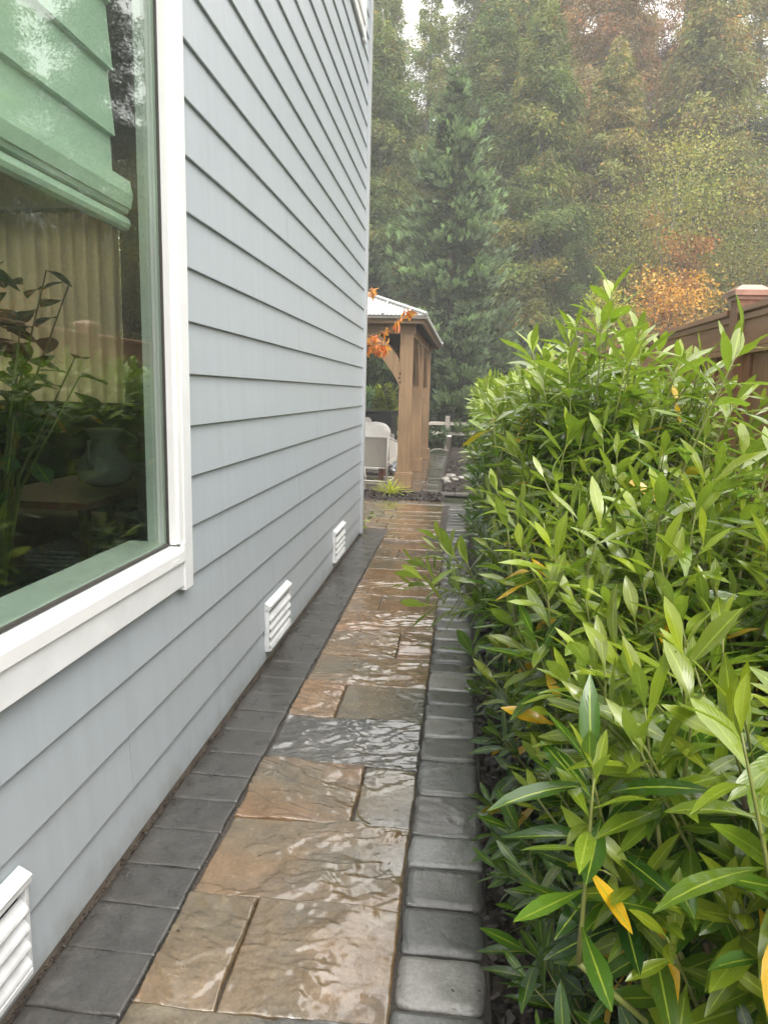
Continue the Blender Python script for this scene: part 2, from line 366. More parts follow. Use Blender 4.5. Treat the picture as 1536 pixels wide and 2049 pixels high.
# ------------------------------------------------------------------ stone tiles
TAN = np.array([.225, .142, .072]); ORG = np.array([.240, .132, .060]); GRY = np.array([.088, .081, .070]); BLK = np.array([.052, .049, .045]); OLV = np.array([.152, .116, .068])
def tiles(name, specs, m, z=0.0):
    VV = []; FF = []; CC = []; off = 0
    for (x0, x1, y0, y1, step, rug, rnd, ca, cb, mixb, seed) in specs:
        nx_ = max(6, int((x1 - x0) / step)); ny_ = max(6, int((y1 - y0) / step))
        e = np.array([0, .006, .018]) ; 
        u = np.unique(np.concatenate([-1 + e * 2, np.linspace(-.93, .93, nx_), 1 - e * 2])); v = np.unique(np.concatenate([-1 + e * 2, np.linspace(-.93, .93, ny_), 1 - e * 2]))
        U, W_ = np.meshgrid(u, v); cxx, cyy = (x0 + x1) / 2, (y0 + y1) / 2; hx, hy = (x1 - x0) / 2, (y1 - y0) / 2
        X = cxx + hx * U * (1 - rnd * np.abs(W_) ** 7); Y = cyy + hy * W_ * (1 - rnd * np.abs(U) ** 7)
        X = X + (fbm(X * 9, Y * 9, seed, 3) - .5) * .012 * (np.abs(U) ** 4); Y = Y + (fbm(X * 9 + 9, Y * 9, seed, 3) - .5) * .012 * (np.abs(W_) ** 4)
        dx = (1 - np.abs(U)) * hx; dy = (1 - np.abs(W_)) * hy; d = np.minimum(dx, dy); R = .004 + rnd * .14
        ed = np.clip(1 - d / R, 0, 1) ** 2
        ang = (seed * 1.7) % 1.4 - .7; ca_, sa_ = math.cos(ang), math.sin(ang); ox = seed * 3.1
        P = X * ca_ + Y * sa_ + ox; Q = -X * sa_ + Y * ca_ + ox * 1.7
        wx = fbm(P * 4, Q * 4, seed + 5, 3) * 1.6; 
        r1 = 1 - np.abs(2 * fbm(P * 5 + wx, Q * 13 + wx * 2, seed, 4) - 1) ** .8
        r2 = 1 - np.abs(2 * fbm(P * 11 + wx * 2, Q * 34, seed + 3, 3) - 1)
        terr = fbm(P * 2.2, Q * 3.2, seed + 8, 3)
        st = np.floor(terr * 9) / 9 + np.clip((terr * 9 % 1 - .75) * 4, 0, 1) / 9
        m1 = np.clip(fbm(P * 2.4, Q * 3.0, seed + 41, 3) * 5 - 2.1, 0, 1)
        Z = z + rug * np.maximum(.26 * r1 + m1 * (.62 * r1 + .55 * (r2 - .3)) + 3.0 * (st - .5) + .05 * r2, .10) - rug * .7 - ed * (.004 + rnd * .08)
        Z = Z + (vnoise(np.float64(seed) * 5.3 + np.zeros(1), np.zeros(1), 2)[0] - .5) * .003
        k = np.clip((fbm(P * 2.6, Q * 3.4, seed + 21, 4) - .5) * 3.4 + mixb, 0, 1)[..., None]
        k2 = np.clip((fbm(P * 7, Q * 9, seed + 31, 4) - .55) * 4, 0, 1)[..., None]
        col = ca * (1 - k) + cb * k; col = col * (1 - .35 * k2) + GRY * .35 * k2
        # skirt
        ring = [(i, 0) for i in range(len(u))] + [(len(u) - 1, j) for j in range(1, len(v))] + [(i, len(v) - 1) for i in range(len(u) - 2, -1, -1)] + [(0, j) for j in range(len(v) - 2, 0, -1)]
        idx = np.arange(X.size).reshape(X.shape); top = np.stack([X, Y, Z], -1).reshape(-1, 3)
        rid = np.array([idx[j, i] for i, j in ring]); low = top[rid].copy(); low[:, 2] = z - .04; n = len(rid); lo = X.size + np.arange(n)
        sk = np.stack([rid, lo, np.roll(lo, -1), np.roll(rid, -1)], -1)
        VV += [top, low]; CC += [col.reshape(-1, 3), col.reshape(-1, 3)[rid]]; FF += [quads(idx) + off, sk + off]; off += X.size + n
    return tag(npmesh(name, np.concatenate(VV), np.concatenate(FF), m, col=np.concatenate(CC), smooth=True), kind='structure')
SX0, SX1 = -.688, -.106
g = .0026
rows = [0.30, .66, 1.01, 1.377, 1.745, 2.132, 2.498, 2.886, 3.26, 3.64, 4.03, 4.43, 4.82, 5.20, 5.58, 5.96, 6.34, 6.72, 7.10, 7.30]
split = [None, -.30, None, -.495, None, -.298, None, -.486, None, -.288, None, -.48, None, -.29, None, -.49, None, -.29, None]
cols = {3: (TAN, OLV, .60, TAN, OLV, .35), 4: (OLV, TAN, .55), 5: (ORG * .9, OLV, .45, OLV, GRY, .45), 6: (GRY, BLK, .55), 7: (TAN, ORG, .4, OLV, GRY, .5), 8: (TAN, OLV, .45), 9: (TAN, OLV, .5, TAN, ORG, .5), 10: (ORG, TAN, .4)}
sp = []; rng = random.Random(4)
for i in range(len(rows) - 1):
    y0, y1 = rows[i] + g, rows[i + 1] - g; st = .0055 if 2 < i < 8 else (.009 if i < 13 else .014)
    cc = cols.get(i, None) or (rng.choice([TAN, ORG, OLV]), rng.choice([OLV, GRY, TAN]), rng.uniform(.2, .6), rng.choice([TAN, OLV]), rng.choice([ORG, GRY]), rng.uniform(.2, .6))
    if len(cc) < 6: cc = cc + (cc[0], cc[1], .4)
    s = split[i]; rug = .013
    if s is None: sp.append((SX0, SX1, y0, y1, st, rug, .002, cc[0], cc[1], cc[2], i * 7 + 3))
    else:
        sp.append((SX0, s - g, y0, y1, st, rug, .002, cc[0], cc[1], cc[2], i * 7 + 3)); sp.append((s + g, SX1, y0, y1, st, rug, .002, cc[3], cc[4], cc[5], i * 7 + 5))
# wider paved area past the house corner
y = 7.30; i = 0
while y < 9.0:
    h = .28; cut = -.72 - .13 * (i % 2)
    sp.append((cut + g, SX1 - .06, y + g, y + h - g, .016, .006, .002, TAN, rng.choice([ORG, OLV]), .45, 300 + i))
    x = cut
    for k in range(5):
        wd = rng.choice([.38, .58]); sp.append((x - wd + g, x - g, y + g, y + h - g, .03, .006, .002, rng.choice([TAN, OLV]), rng.choice([ORG, GRY, TAN]), .4, 400 + i * 9 + k)); x -= wd
    y += h; i += 1
tiles('path', sp, M['slab'])
# borders of tumbled pavers
sp = []
ly = [1.00, 1.17, 1.337, 1.518, 1.682, 1.847, 2.024, 2.197, 2.358, 2.523, 2.715]
while ly[-1] < 6.9: ly.append(ly[-1] + rng.choice([.17, .18, .2, .24]))
for a, b in zip(ly[:-1], ly[1:]):
    sp.append((-.928 + rng.uniform(0, .012), -.697, a + .0015, b - .0015, .012 if a < 3.5 else .02, .0026, .008, BLK * rng.uniform(.9, 1.35), BLK * 1.25 + .004, .5, 500 + int(a * 50)))
ry = [.75, .93, 1.10, 1.27, 1.444, 1.612, 1.782, 1.95, 2.104, 2.34, 2.586, 2.773, 2.941, 3.09, 3.254, 3.462, 3.61, 3.771, 3.96, 4.147, 4.323]
while ry[-1] < 9.0: ry.append(ry[-1] + rng.choice([.17, .18, .21, .24]))
for i, (a, b) in enumerate(zip(ry[:-1], ry[1:])):
    k = rng.choice([.85, 1.0, 1.3, 1.7, 2.3]); 
    if 2.1 < a < 2.2: k = 1
    sp.append((-.101, .118 + rng.uniform(-.006, .004), a + .003, b - .003, .010 if a < 3.5 else .02, .0026, rng.choice([.045, .07, .10]), np.array([.098, .100, .097]) * k, np.array([.13, .124, .116]) * k, .5, 800 + i))
x = -.75
while x < .1:
    sp.append((x + .003, x + .27, 9.01, 9.19, .03, .003, .02, GRY * 1.3, GRY * 1.8, .5, 950 + int(x * 40))); x += .275
x = -.29
while x < 1.0:
    sp.append((x + .003, x + .25, 10.15, 10.31, .03, .003, .02, GRY * 1.3, GRY * 1.7, .5, 980 + int(x * 40))); x += .255
tiles('path_border', sp, M['paver'])
bm = nb(); bx(bm, -.935, .125, .2, 9.2, -.06, -.016); bx(bm, -4.5, -.935, 7.28, 9.2, -.06, -.016); bx(bm, -6.3, -.24, 10.15, 16.5, -.06, -.016)
tag(obj('path_bedding', bm, M['sand']), kind='structure')
# patio
sp = []; y = 10.15; i = 0
while y < 16.2:
    h = .38 + .1 * (i % 2); sp.append((-.30, -.245, y, y + .01, .1, 0, .002, GRY, GRY, .5, 1)) if False else None
    x = -.29 - .22
    yy = y
    while yy < y + h - .05:
        sp.append((-.505, -.285, yy + .003, min(yy + .22, y + h) - .003, .04, .003, .01, GRY * 1.0, GRY * 1.4, .5, 1200 + int(yy * 10))); yy += .22
    while x > -4.6:
        wd = rng.choice([.38, .58, .76]); sp.append((x - wd + g, x - g, y + g, y + h - g, .05, .005, .002, rng.choice([OLV, GRY, GRY * 1.2]), rng.choice([GRY, OLV]), .5, 1500 + i * 20 + int(-x * 4))); x -= wd
    y += h; i += 1
tiles('patio', sp, M['slab'])

# ================================================================== HOUSE
HX = -.925; Y1 = 6.93; Y0 = -1.6; EXP = .1754; ZL = .021
WY0, WY1, WZ0, WZ1 = -.6, 2.378, .716, 3.30           # trim outline of the big window
UY0, UY1, UZ0, UZ1 = 4.9, 6.50, 4.24, 5.75
house = thing('house', 'grey blue lap sided house with white trimmed window and low louvred vents', 'house', (HX, 3.3, 0))
def hp(name, bm, m, parent=None, **k):
    o = obj(name, bm, m, None, **k); p = parent or house; o.parent = p
    o.matrix_parent_inverse = Matrix.Translation(house.location).inverted() if p is house else Matrix.Identity(4); return o
# siding with lap profile; each board is cut round the windows
bm = nb(); zt = 6.0; k = 0; rs = random.Random(8)
while True:
    z0 = max(.034, ZL + EXP * k); z1 = ZL + EXP * (k + 1) + .012
    if z0 > zt: break
    segs = [(Y0, Y1 - .10)]
    def cut(segs, a, b):
        r = []
        for s, e in segs:
            if b <= s or a >= e: r.append((s, e))
            else:
                if s < a: r.append((s, a))
                if e > b: r.append((b, e))
        return r
    zb, ztp = ZL + EXP * k, ZL + EXP * (k + 1)
    if zb > WZ0 - .03 and ztp < WZ1 + .1: segs = cut(segs, WY0 + .005, WY1 - .005)
    if zb > UZ0 - .03 and ztp < UZ1 + .1: segs = cut(segs, UY0 + .005, UY1 - .005)
    if WZ0 - .03 >= zb > WZ0 - EXP: pass
    for s, e in segs:
        js = [s]; j = s + rs.uniform(1.2, 3.6)
        while j < e - .6: js.append(j); j += 3.66
        js.append(e)
        for a, b in zip(js[:-1], js[1:]):
            prism(bm, [(HX - .012, z0), (HX + .0015, z0), (HX + .003, z0 + .002), (HX - .0095, z1), (HX - .02, z1)], 'y', a + .0014, b - .0014)
    k += 1
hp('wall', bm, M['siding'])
bm = nb(); bx(bm, HX - .055, HX + .022, Y1 - .10, Y1, .02, 6.0); bx(bm, HX - .3, HX - .056, Y1 - .022, Y1 + .0, .02, 6.0); hp('corner_board', bm, M['trimblue'], bevel=.003)
bm = nb(); bx(bm, -7.2, HX - .010, Y0, Y1 - .03, -.3, .03); hp('foundation', bm, M['concrete'])
# wall core round the openings, interior shell
IX = -1.02
bm = nb(); a, b = HX - .021, IX
bx(bm, b, a, Y0, Y1 - .03, .031, .800); bx(bm, b, a, 2.301, Y1 - .03, .80, 3.2); bx(bm, b, a, Y0, -.52, .80, 3.2); bx(bm, b, a, Y0, Y1 - .03, 3.2, UZ0 + .06)
bx(bm, b, a, Y0, UY0 + .08, UZ0 + .06, UZ1 - .06); bx(bm, b, a, UY1 - .08, Y1 - .03, UZ0 + .06, UZ1 - .06); bx(bm, b, a, Y0, Y1 - .03, UZ1 - .06, 6.0)
hp('wall_core', bm, M['interior'])
BX = -6.2
bm = nb(); bx(bm, -7.2, IX - .001, Y0 + .001, Y1 - .07, .031, .30); hp('interior_floor', bm, M['darkwood'])
bm = nb(); bx(bm, -7.2, IX - .001, Y0 + .001, Y1 - .07, 3.0, 3.2); bx(bm, -7.2, IX - .001, Y0 + .001, Y1 - .07, 5.95, 6.0)
hp('ceiling', bm, M['interior'])
CX0, CX1 = -5.6, -3.22     # garden door opening in the end wall, hung with a curtain
bm = nb(); bx(bm, BX - .1, BX, Y0, Y1 - .165, .30, 3.0); bx(bm, BX - .1, IX - .001, Y0 + .001, Y0 + .08, .3, 3.0)
for x0, x1, z0, z1 in ((CX1, IX - .001, .3, 3.0), (BX, CX0, .3, 3.0), (CX0, CX1, 2.93, 3.0)): bx(bm, x0, x1, Y1 - .16, Y1 - .065, z0, z1)
hp('interior_wall', bm, M['greyint'])
xx = np.linspace(CX0 - .05, CX1 + .03, 300); py_ = Y1 - .24 + .03 * np.sin(xx * 48 + 3 * fbm(xx * 3, xx * 0, 5)) + .014 * np.sin(xx * 21)
V = np.stack([np.stack([xx, py_, np.full_like(xx, z)], -1) for z in (.33, 1.5, 2.94)], 0); idx = np.arange(V.shape[0] * V.shape[1]).reshape(V.shape[:2])
o = npmesh('curtain', V, quads(idx), M['curtain'], smooth=True); tag(o, 'pleated cream curtain glowing in daylight deep inside the room', 'curtain')
# big window
win = hp('window', box(HX - .060, HX - .050, WY0 + .1, WY0 + .11, .9, .91), M['vinyl'])
def wp(name, bm, m, **k): return hp(name, bm, m, win, **k)
bm = nb()
prism(bm, [(HX - .002, 2.302), (HX + .020, 2.302), (HX + .022, 2.306), (HX + .022, 2.374), (HX + .019, 2.378), (HX - .002, 2.378)], 'z', .700, WZ1)
wp('trim', bm, M['white'])
bm = nb(); bx(bm, HX - .002, HX + .017, WY0, 2.3012, WZ0, .804); wp('trim', bm, M['white'], bevel=.0015)
wp('trim', box(HX - .002, HX + .02, WY0, WY0 + .08, .805, WZ1), M['white']); wp('trim', box(HX - .002, HX + .02, WY0 + .081, 2.3015, WZ1 - .09, WZ1), M['white'])
bm = nb()    # vinyl frame, stepped
prism(bm, [(HX - .035, .866), (HX + .004, .858), (HX + .024, .846), (HX + .026, .838), (HX + .026, .8045), (HX - .035, .8045)], 'y', WY0 + .081, 2.285)
bx(bm, HX - .035, HX + .0115, 2.252, 2.3012, .8665, 3.2); bx(bm, HX + .012, HX + .019, 2.266, 2.3012, .8665, 3.2)
bx(bm, HX + .0115, HX + .026, 2.2855, 2.3012, .8045, .8665)
bx(bm, HX - .035, HX + .01, WY0 + .081, WY0 + .13, .867, 3.2)
for yy_ in (.05, 1.22, 2.18): bx(bm, HX + .026, HX + .0275, yy_, yy_ + .055, .812, .8135); bx(bm, HX + .026, HX + .0275, yy_, yy_ + .055, .820, .8215)
wp('frame', bm, M['vinyl'])
bm = nb(); bx(bm, HX - .018, HX - .010, 2.246, 2.2515, .868, 3.2); bx(bm, HX - .018, HX - .006, WY0 + .13, 2.2455, .8665, .872); wp('gasket', bm, M['gasket'])
bm = nb(); bx(bm, HX - .024, HX - .018, WY0 + .13, 2.2515, .866, 3.2); wp('pane', bm, M['glass'])
bm = nb(); bx(bm, IX - .075, HX - .036, WY0 + .13, 2.300, .835, .8655); wp('sill', bm, M['white'], bevel=.004)
bm = nb(); bx(bm, IX - .004, HX - .0355, 2.285, 2.3005, .866, 3.0); bx(bm, HX - .05, HX - .036, 2.262, 2.2848, .866, 3.0); wp('jamb', bm, M['white'])
# roman shade just inside the glass
bm = nb(); z = 1.925; P = []
zs = [1.925, 2.00, 2.098, 2.1, 2.18, 2.275, 2.277, 2.36, 2.452, 2.454, 2.53, 2.63, 2.632, 2.75, 2.95]; xo = [0, 0, -.004, .012, .004, -.004, .012, .004, -.004, .012, .004, -.004, .012, .004, 0]
fr_ = [(IX - .03 + q, z) for q, z in zip(xo, zs)]; bk = [(IX - .045 + q, z) for q, z in zip(xo, zs)][::-1]
prism(bm, fr_ + bk, 'y', WY0 + .13, 2.175)
for dx, z0, z1 in ((.016, 1.905, 1.99), (.006, 1.892, 1.945)): prism(bm, [(IX - .05, z0), (IX - .02 + dx, z0 + .006), (IX - .012 + dx, (z0 + z1) / 2), (IX - .02 + dx, z1), (IX - .05, z1)], 'y', WY0 + .13, 2.235)
tube(bm, [(IX - .035, WY0 + .12, 1.872), (IX - .035, 2.25, 1.872)], .022, 10)
wp('shade', bm, M['shade'])
# upper window
uw = hp('window', box(HX - .03, HX - .02, UY0 + .1, UY1 - .1, UZ0 + .1, UZ1 - .1), M['glass'])
hp('trim', box(HX - .002, HX + .024, UY1 - .085, UY1, UZ0 - .02, UZ1), M['white'], uw); hp('trim', box(HX - .002, HX + .024, UY0, UY0 + .085, UZ0 - .02, UZ1), M['white'], uw)
hp('trim', box(HX - .002, HX + .02, UY0 + .086, UY1 - .086, UZ0, UZ0 + .085), M['white'], uw); hp('trim', box(HX - .002, HX + .02, UY0 + .086, UY1 - .086, UZ1 - .085, UZ1), M['white'], uw)
bm = nb(); bx(bm, HX - .03, HX + .012, UY1 - .13, UY1 - .086, UZ0 + .086, UZ1 - .086); bx(bm, HX - .03, HX + .03, UY0 + .087, UY1 - .087, UZ0 + .0865, UZ0 + .12); hp('frame', bm, M['vinyl'], uw)
# roof and far walls
bm = nb(); prism(bm, [(-.60, 5.98), (-.60, 6.12), (-4.0, 8.0), (-7.6, 6.12), (-7.6, 5.98), (-4.0, 7.85)], 'y', Y0 - .3, Y1 + .35); hp('roof', bm, M['gutter'])
for a_ in ((CX1, -1.24, Y1 - .06, Y1 - .03, .031, 6.0), (-7.2, CX0, Y1 - .06, Y1 - .03, .031, 6.0), (CX0 + .001, CX1 - .001, Y1 - .06, Y1 - .03, 2.93, 6.0), (-7.2, IX, Y0 - .03, Y0, .031, 6.0)): hp('wall', box(*a_), M['siding'])
# foundation vents
def vent(yc, wd=.46, z0=.080, z1=.310):
    v = hp('vent', box(HX - .006, HX + .0005, yc - wd / 2 + .01, yc + wd / 2 - .01, z0 + .01, z1 - .01), M['bolt'])
    bm = nb(); t = .012
    bx(bm, HX - .004, HX + .020, yc - wd / 2, yc - wd / 2 + t, z0, z1); bx(bm, HX - .004, HX + .020, yc + wd / 2 - t, yc + wd / 2, z0, z1)
    bx(bm, HX - .004, HX + .026, yc - wd / 2 - .004, yc + wd / 2 + .004, z1 - .016, z1 + .003); bx(bm, HX - .004, HX + .028, yc - wd / 2 + t, yc + wd / 2 - t, z0, z0 + .014)
    prism(bm, [(HX - .002, z1 + .0035), (HX + .030, z1 + .0035), (HX - .002, z1 + .022)], 'y', yc - wd / 2 - .004, yc + wd / 2 + .004)
    hp('frame', bm, M['ventwhite'], v, bevel=.0015)
    n = 4
    for i in range(n):
        zc = z0 + .020 + (z1 - z0 - .05) * (i + .0) / n
        bm = nb(); prism(bm, [(HX + .024, zc), (HX + .027, zc + .001), (HX + .025, zc + .008), (HX + .010, zc + .028), (HX + .005, zc + .029), (HX + .020, zc + .008)], 'y', yc - wd / 2 + t + .0005, yc + wd / 2 - t - .0005)
        hp('louvre', bm, M['ventwhite'], v)
for yc in (1.125, 3.62, 5.56): vent(yc)

# ================================================================== INTERIOR THINGS (seen dimly through the glass)
r_ = random.Random(3)
def leafmesh(name, base, dirs, nrm, Ls, Ws, cols, m, parent, ns=6, droop=.18, fold=.14, pet=.08, wave=0):
    base, dirs, nrm = map(lambda a: np.asarray(a, float), (base, dirs, nrm)); Ls = np.asarray(Ls)[:, None]; Ws = np.asarray(Ws)[:, None]; n = len(base)
    d = dirs / np.linalg.norm(dirs, axis=1, keepdims=True); s = np.cross(d, nrm); s /= np.linalg.norm(s, axis=1, keepdims=True) + 1e-9; nn = np.cross(s, d)
    t = np.linspace(0, 1, ns + 1)[None]; tt = np.clip((t - pet) / (1 - pet), 0, 1)
    droop = droop * np.random.default_rng(n).uniform(-.15, 2.1, (n, 1)); fold = fold * np.random.default_rng(n + 1).uniform(.1, 2.3, (n, 1))
    hw = Ws * np.random.default_rng(n + 2).uniform(.80, 1.06, (n, 1)) * np.sin(PI * tt ** 1.12) ** .9 + Ws * .05
    along = Ls * t; dz = -droop * Ls * t ** 2
    rr = np.random.default_rng(n + 5); ph = rr.uniform(0, 6.3, (n, 1)); wv = wave * Ls * np.sin(t * 9 + ph)
    tw = rr.uniform(-.5, .5, (n, 1)) * t
    mid = base[:, None] + d[:, None] * along[..., None] + nn[:, None] * dz[..., None]
    sv_ = s[:, None] * np.cos(tw)[..., None] + nn[:, None] * np.sin(tw)[..., None]
    up = nn[:, None] * (fold * hw + wv)[..., None]
    Lf = mid - sv_ * hw[..., None] + up; Rt = mid + sv_ * hw[..., None] + up
    V = np.stack([Lf, mid, Rt], 2)  # n, ns+1, 3, 3
    k = (ns + 1) * 3; ii = np.arange(ns)[:, None] * 3
    f = np.concatenate([np.stack([ii, ii + 1, ii + 4, ii + 3], -1).reshape(-1, 4), np.stack([ii + 1, ii + 2, ii + 5, ii + 4], -1).reshape(-1, 4)])
    F = (np.arange(n) * k)[:, None, None] + f[None]
    uv = np.zeros((n, ns + 1, 3, 2)); uv[..., 0] = np.array([-1, 0, 1]); uv[..., 1] = t[..., None]
    c = np.repeat(np.asarray(cols)[:, None], k, 1).reshape(-1, 3)
    return npmesh(name, V.reshape(-1, 3), F.reshape(-1, 4), m, parent, col=c, uv=uv.reshape(-1, 2), smooth=True)
pl = thing('indoor_plant', 'broad leaved houseplant in a dark pot just inside the big window', 'houseplant', (-1.80, 2.66, .30))
bm = nb(); lathe(bm, [(.12, 0), (.16, .05), (.18, .30), (.17, .31), (.16, .28), (.01, .27)]); obj('pot', bm, M['dark'], pl, True)
bm = nb(); B = []; D = []; Nn = []; Ls = []; Ws = []; Cc = []
for i in range(18):
    az = r_.uniform(0, 6.28); le = r_.uniform(.05, .34); top = Vector((math.cos(az) * le, math.sin(az) * le * 1.1, r_.uniform(.95, 1.75)))
    mid = Vector((top.x * .25, top.y * .25, top.z * .6)); tube(bm, [(0, 0, .27), mid, top], [.008, .006, .003], 5)
    for j in range(7):
        t = .70 + .30 * j / 6; p = (mid if t < .6 else mid.lerp(top, (t - .6) / .4)); a2 = r_.uniform(0, 6.28)
        B.append(p); D.append((math.cos(a2), math.sin(a2), r_.uniform(-.5, .4))); Nn.append((r_.uniform(-.3, .3), r_.uniform(-.3, .3), 1)); Ls.append(r_.uniform(.10, .17)); Ws.append(r_.uniform(.034, .05))
        g_ = r_.uniform(.6, 1.3); Cc.append((.07 * g_, .15 * g_, .06 * g_))
obj('stem', bm, M['stem'], pl, True); leafmesh('foliage', B, D, Nn, Ls, Ws, Cc, M['houseleaf'], pl, droop=.3)
tb = thing('console_table', 'low dark wooden shelf unit inside the window holding magazines', 'table', (-1.95, 3.75, .30))
bm = nb(); bx(bm, -.3, .3, -.7, .7, .52, .555); obj('tabletop', bm, M['redwood'], tb, bevel=.004)
bm = nb(); bx(bm, -.28, .28, -.66, .66, .12, .14); obj('shelf', bm, M['darkwood'], tb)
for a_ in (-.27, .27):
    for b_ in (-.66, .66): obj('leg', box(a_ - .02, a_ + .02, b_ - .02, b_ + .02, 0, .52), M['darkwood'], tb)
for q in range(3):
    st = thing('magazine_stack', 'flat stack of grey magazines on the low shelf, ' + ('nearest the window corner', 'in the middle of the shelf', 'at the far end of the shelf')[q], 'magazines', (-1.90, 3.3 + q * .45, .441)); 
    for j in range(8):
        bm = nb(); o_1 = r_.uniform(-.02, .02); bx(bm, -.12 + o_1, .14 + o_1, -.14, .14, .001 + j * .021, .001 + j * .021 + .014); obj('magazine', bm, M['paper'], st)
    st['group'] = 'magazine stacks on the shelf'
vs = thing('white_jug', 'pale round bellied jug with open mouth on the shelf top inside the window', 'jug', (-1.86, 3.65, .856))
bm = nb(); lathe(bm, [(.07, 0), (.13, .03), (.15, .09), (.12, .15), (.07, .19), (.06, .23), (.09, .28), (.10, .30), (.09, .295), (.05, .23), (.01, .2)], n=28); obj('body', bm, M['vase'], vs, True)
bm = nb(); tube(bm, [(0, -.07, .24), (0, -.15, .24), (0, -.18, .17), (0, -.14, .1)], .012, 8); obj('handle', bm, M['vase'], vs, True)
sf = thing('dark_sofa', 'black upholstered sofa standing below the curtain inside the room', 'sofa', (-3.7, 5.75, .30), rz=-PI / 2)
bm = nb(); bx(bm, -.45, .45, -1.3, 1.3, .1, .42); obj('seat', bm, M['dark'], sf, bevel=.05)
bm = nb(); bx(bm, -.45, -.2, -1.3, 1.3, .421, .93); obj('backrest', bm, M['dark'], sf, bevel=.06)
for s in (-1, 1): obj('armrest', bx(nb(), -.19, .45, s * 1.2 - .11, s * 1.2 + .11, .421, .62), M['dark'], sf, bevel=.04)
ch = thing('grey_return_box', 'plain dark grey box standing in for the shaded wall return past the window jamb inside', 'cabinet', (-1.27, 3.5, .30))
bm = nb(); bx(bm, -.22, .22, -.28, .28, .06, .70); obj('body', bm, M['greyint'], ch, bevel=.004)  # dark grey box added in place of the wall return lying in shadow
bm = nb(); bx(bm, -.23, .23, -.29, .29, .701, .725); obj('top', bm, M['greyint'], ch, bevel=.004)

# ================================================================== BOARD FENCE
FX = 1.35
fence = thing('wood_fence', 'tall reddish brown board fence with capped posts behind the laurel hedge', 'fence', (FX, 5, 0))
def fp(name, bm, m, **k):
    o = obj(name, bm, m, None, **k); o.parent = fence; o.matrix_parent_inverse = Matrix.Translation(fence.location).inverted(); return o
posts = [-1.0, 1.37, 3.78, 6.13, 8.50, 10.87, 13.24, 15.61, 17.98]
for a, b in zip(posts[:-1], posts[1:]):
    s, e = a + .06, b - .06
    bm = nb(); y = s; i = 0
    while y < e - .02:
        wd = min(.138, e - y); bx(bm, FX - .008 + (i % 2) * .014, FX + .008 + (i % 2) * .014, y + .001, y + wd - .001 + (.006 if i % 2 else 0), .05, 1.625); y += wd; i += 1
    fp('boards', bm, M['fence'])
    bm = nb(); bx(bm, FX - .030, FX - .009, s, e, 1.63, 1.775); bx(bm, FX - .030, FX + .035, s, e, 1.60, 1.629); bx(bm, FX - .045, FX - .0305, s, e, 1.755, 1.785); fp('top_rail', bm, M['fencey'], bevel=.003); fp('rail', box(FX - .035, FX - .010, s, e, .12, .21), M['fencey'])
    bm = nb(); prism(bm, [(FX - .065, 1.79), (FX - .065, 1.815), (FX, 1.83), (FX + .065, 1.815), (FX + .065, 1.79)], 'y', s, e); fp('top_cap', bm, M['fencey'])
for y in posts:
    fp('post', box(FX - .055, FX + .055, y - .055, y + .055, 0, 1.872), M['fence'], bevel=.004)
    bm = nb(); bx(bm, FX - .085, FX + .085, y - .085, y + .085, 1.873, 1.897); bx(bm, FX - .068, FX + .068, y - .068, y + .068, 1.855, 1.8725)
    vs4 = [bm.verts.new((FX + a * .085, y + b * .085, 1.8975)) for a, b in ((-1, -1), (1, -1), (1, 1), (-1, 1))]; vt = [bm.verts.new((FX + a * .045, y + b * .045, 1.925)) for a, b in ((-1, -1), (1, -1), (1, 1), (-1, 1))]
    for i in range(4): bm.faces.new((vs4[i], vs4[(i + 1) % 4], vt[(i + 1) % 4], vt[i]))
    bm.faces.new(vt); bm.faces.new(vs4[::-1]); fp('post_cap', bm, M['cap'])

# ================================================================== GAZEBO
gz = thing('gazebo', 'cedar post gazebo with pale ribbed metal roof on the far patio', 'gazebo', (-.80, 10.55, 0), rz=math.radians(-.6))
GX, GY = -3.7, 4.75
pw_ = .09
for (x, y) in [(0, 0), (0, GY / 2), (0, GY), (GX, 0), (GX, GY / 2), (GX, GY)]:
    p = obj('post', box(x - pw_, x + pw_, y - pw_, y + pw_, .002, 2.2), M['cedar'], gz, bevel=.006)
    obj('plinth', bx(bx(nb(), x - .125, x + .125, y - .125, y + .125, 0, .215), x - .115, x + .115, y - .115, y + .115, .215, .235), M['cedar'], p, bevel=.006)
ov = .27
bm = nb(); bx(bm, GX - .2, .12, -.06, .06, 2.2, 2.355); obj('beam', bm, M['cedarx'], gz, bevel=.004)
bm = nb(); bx(bm, GX - .2, .12, GY - .06, GY + .06, 2.2, 2.355); obj('beam', bm, M['cedarx'], gz, bevel=.004)
for x in (0, GX): bm = nb(); bx(bm, x - .06, x + .06, .061, GY - .061, 2.2, 2.355); obj('beam', bm, M['cedary'], gz, bevel=.004)
ex0, ex1, ey0, ey1 = GX - ov, ov - .03, -ov, GY + 1.1 - ov
bm = nb(); bx(bm, ex0, ex1, ey0, ey0 + .03, 2.325, 2.40); bx(bm, ex0, ex1, ey1 - .03, ey1, 2.325, 2.40); bx(bm, ex1 - .03, ex1, ey0 + .031, ey1 - .031, 2.325, 2.40); bx(bm, ex0, ex0 + .03, ey0 + .031, ey1 - .031, 2.325, 2.40); obj('fascia', bm, M['cedarx'], gz)
bm = nb(); bx(bm, ex0 - .05, ex1 + .05, ey0 - .05, ey0 + .001, 2.385, 2.43); bx(bm, ex1 - .001, ex1 + .05, ey0 + .0015, ey1 + .05, 2.385, 2.43); obj('gutter', bm, M['gutter'], gz)
rx0, rx1, ry0, ry1, rz0 = ex0 - .05, ex1 + .05, ey0 - .05, ey1 + .05, 2.432
hw_ = (rx1 - rx0) / 2; rh = hw_ * .40; xm = (rx0 + rx1) / 2
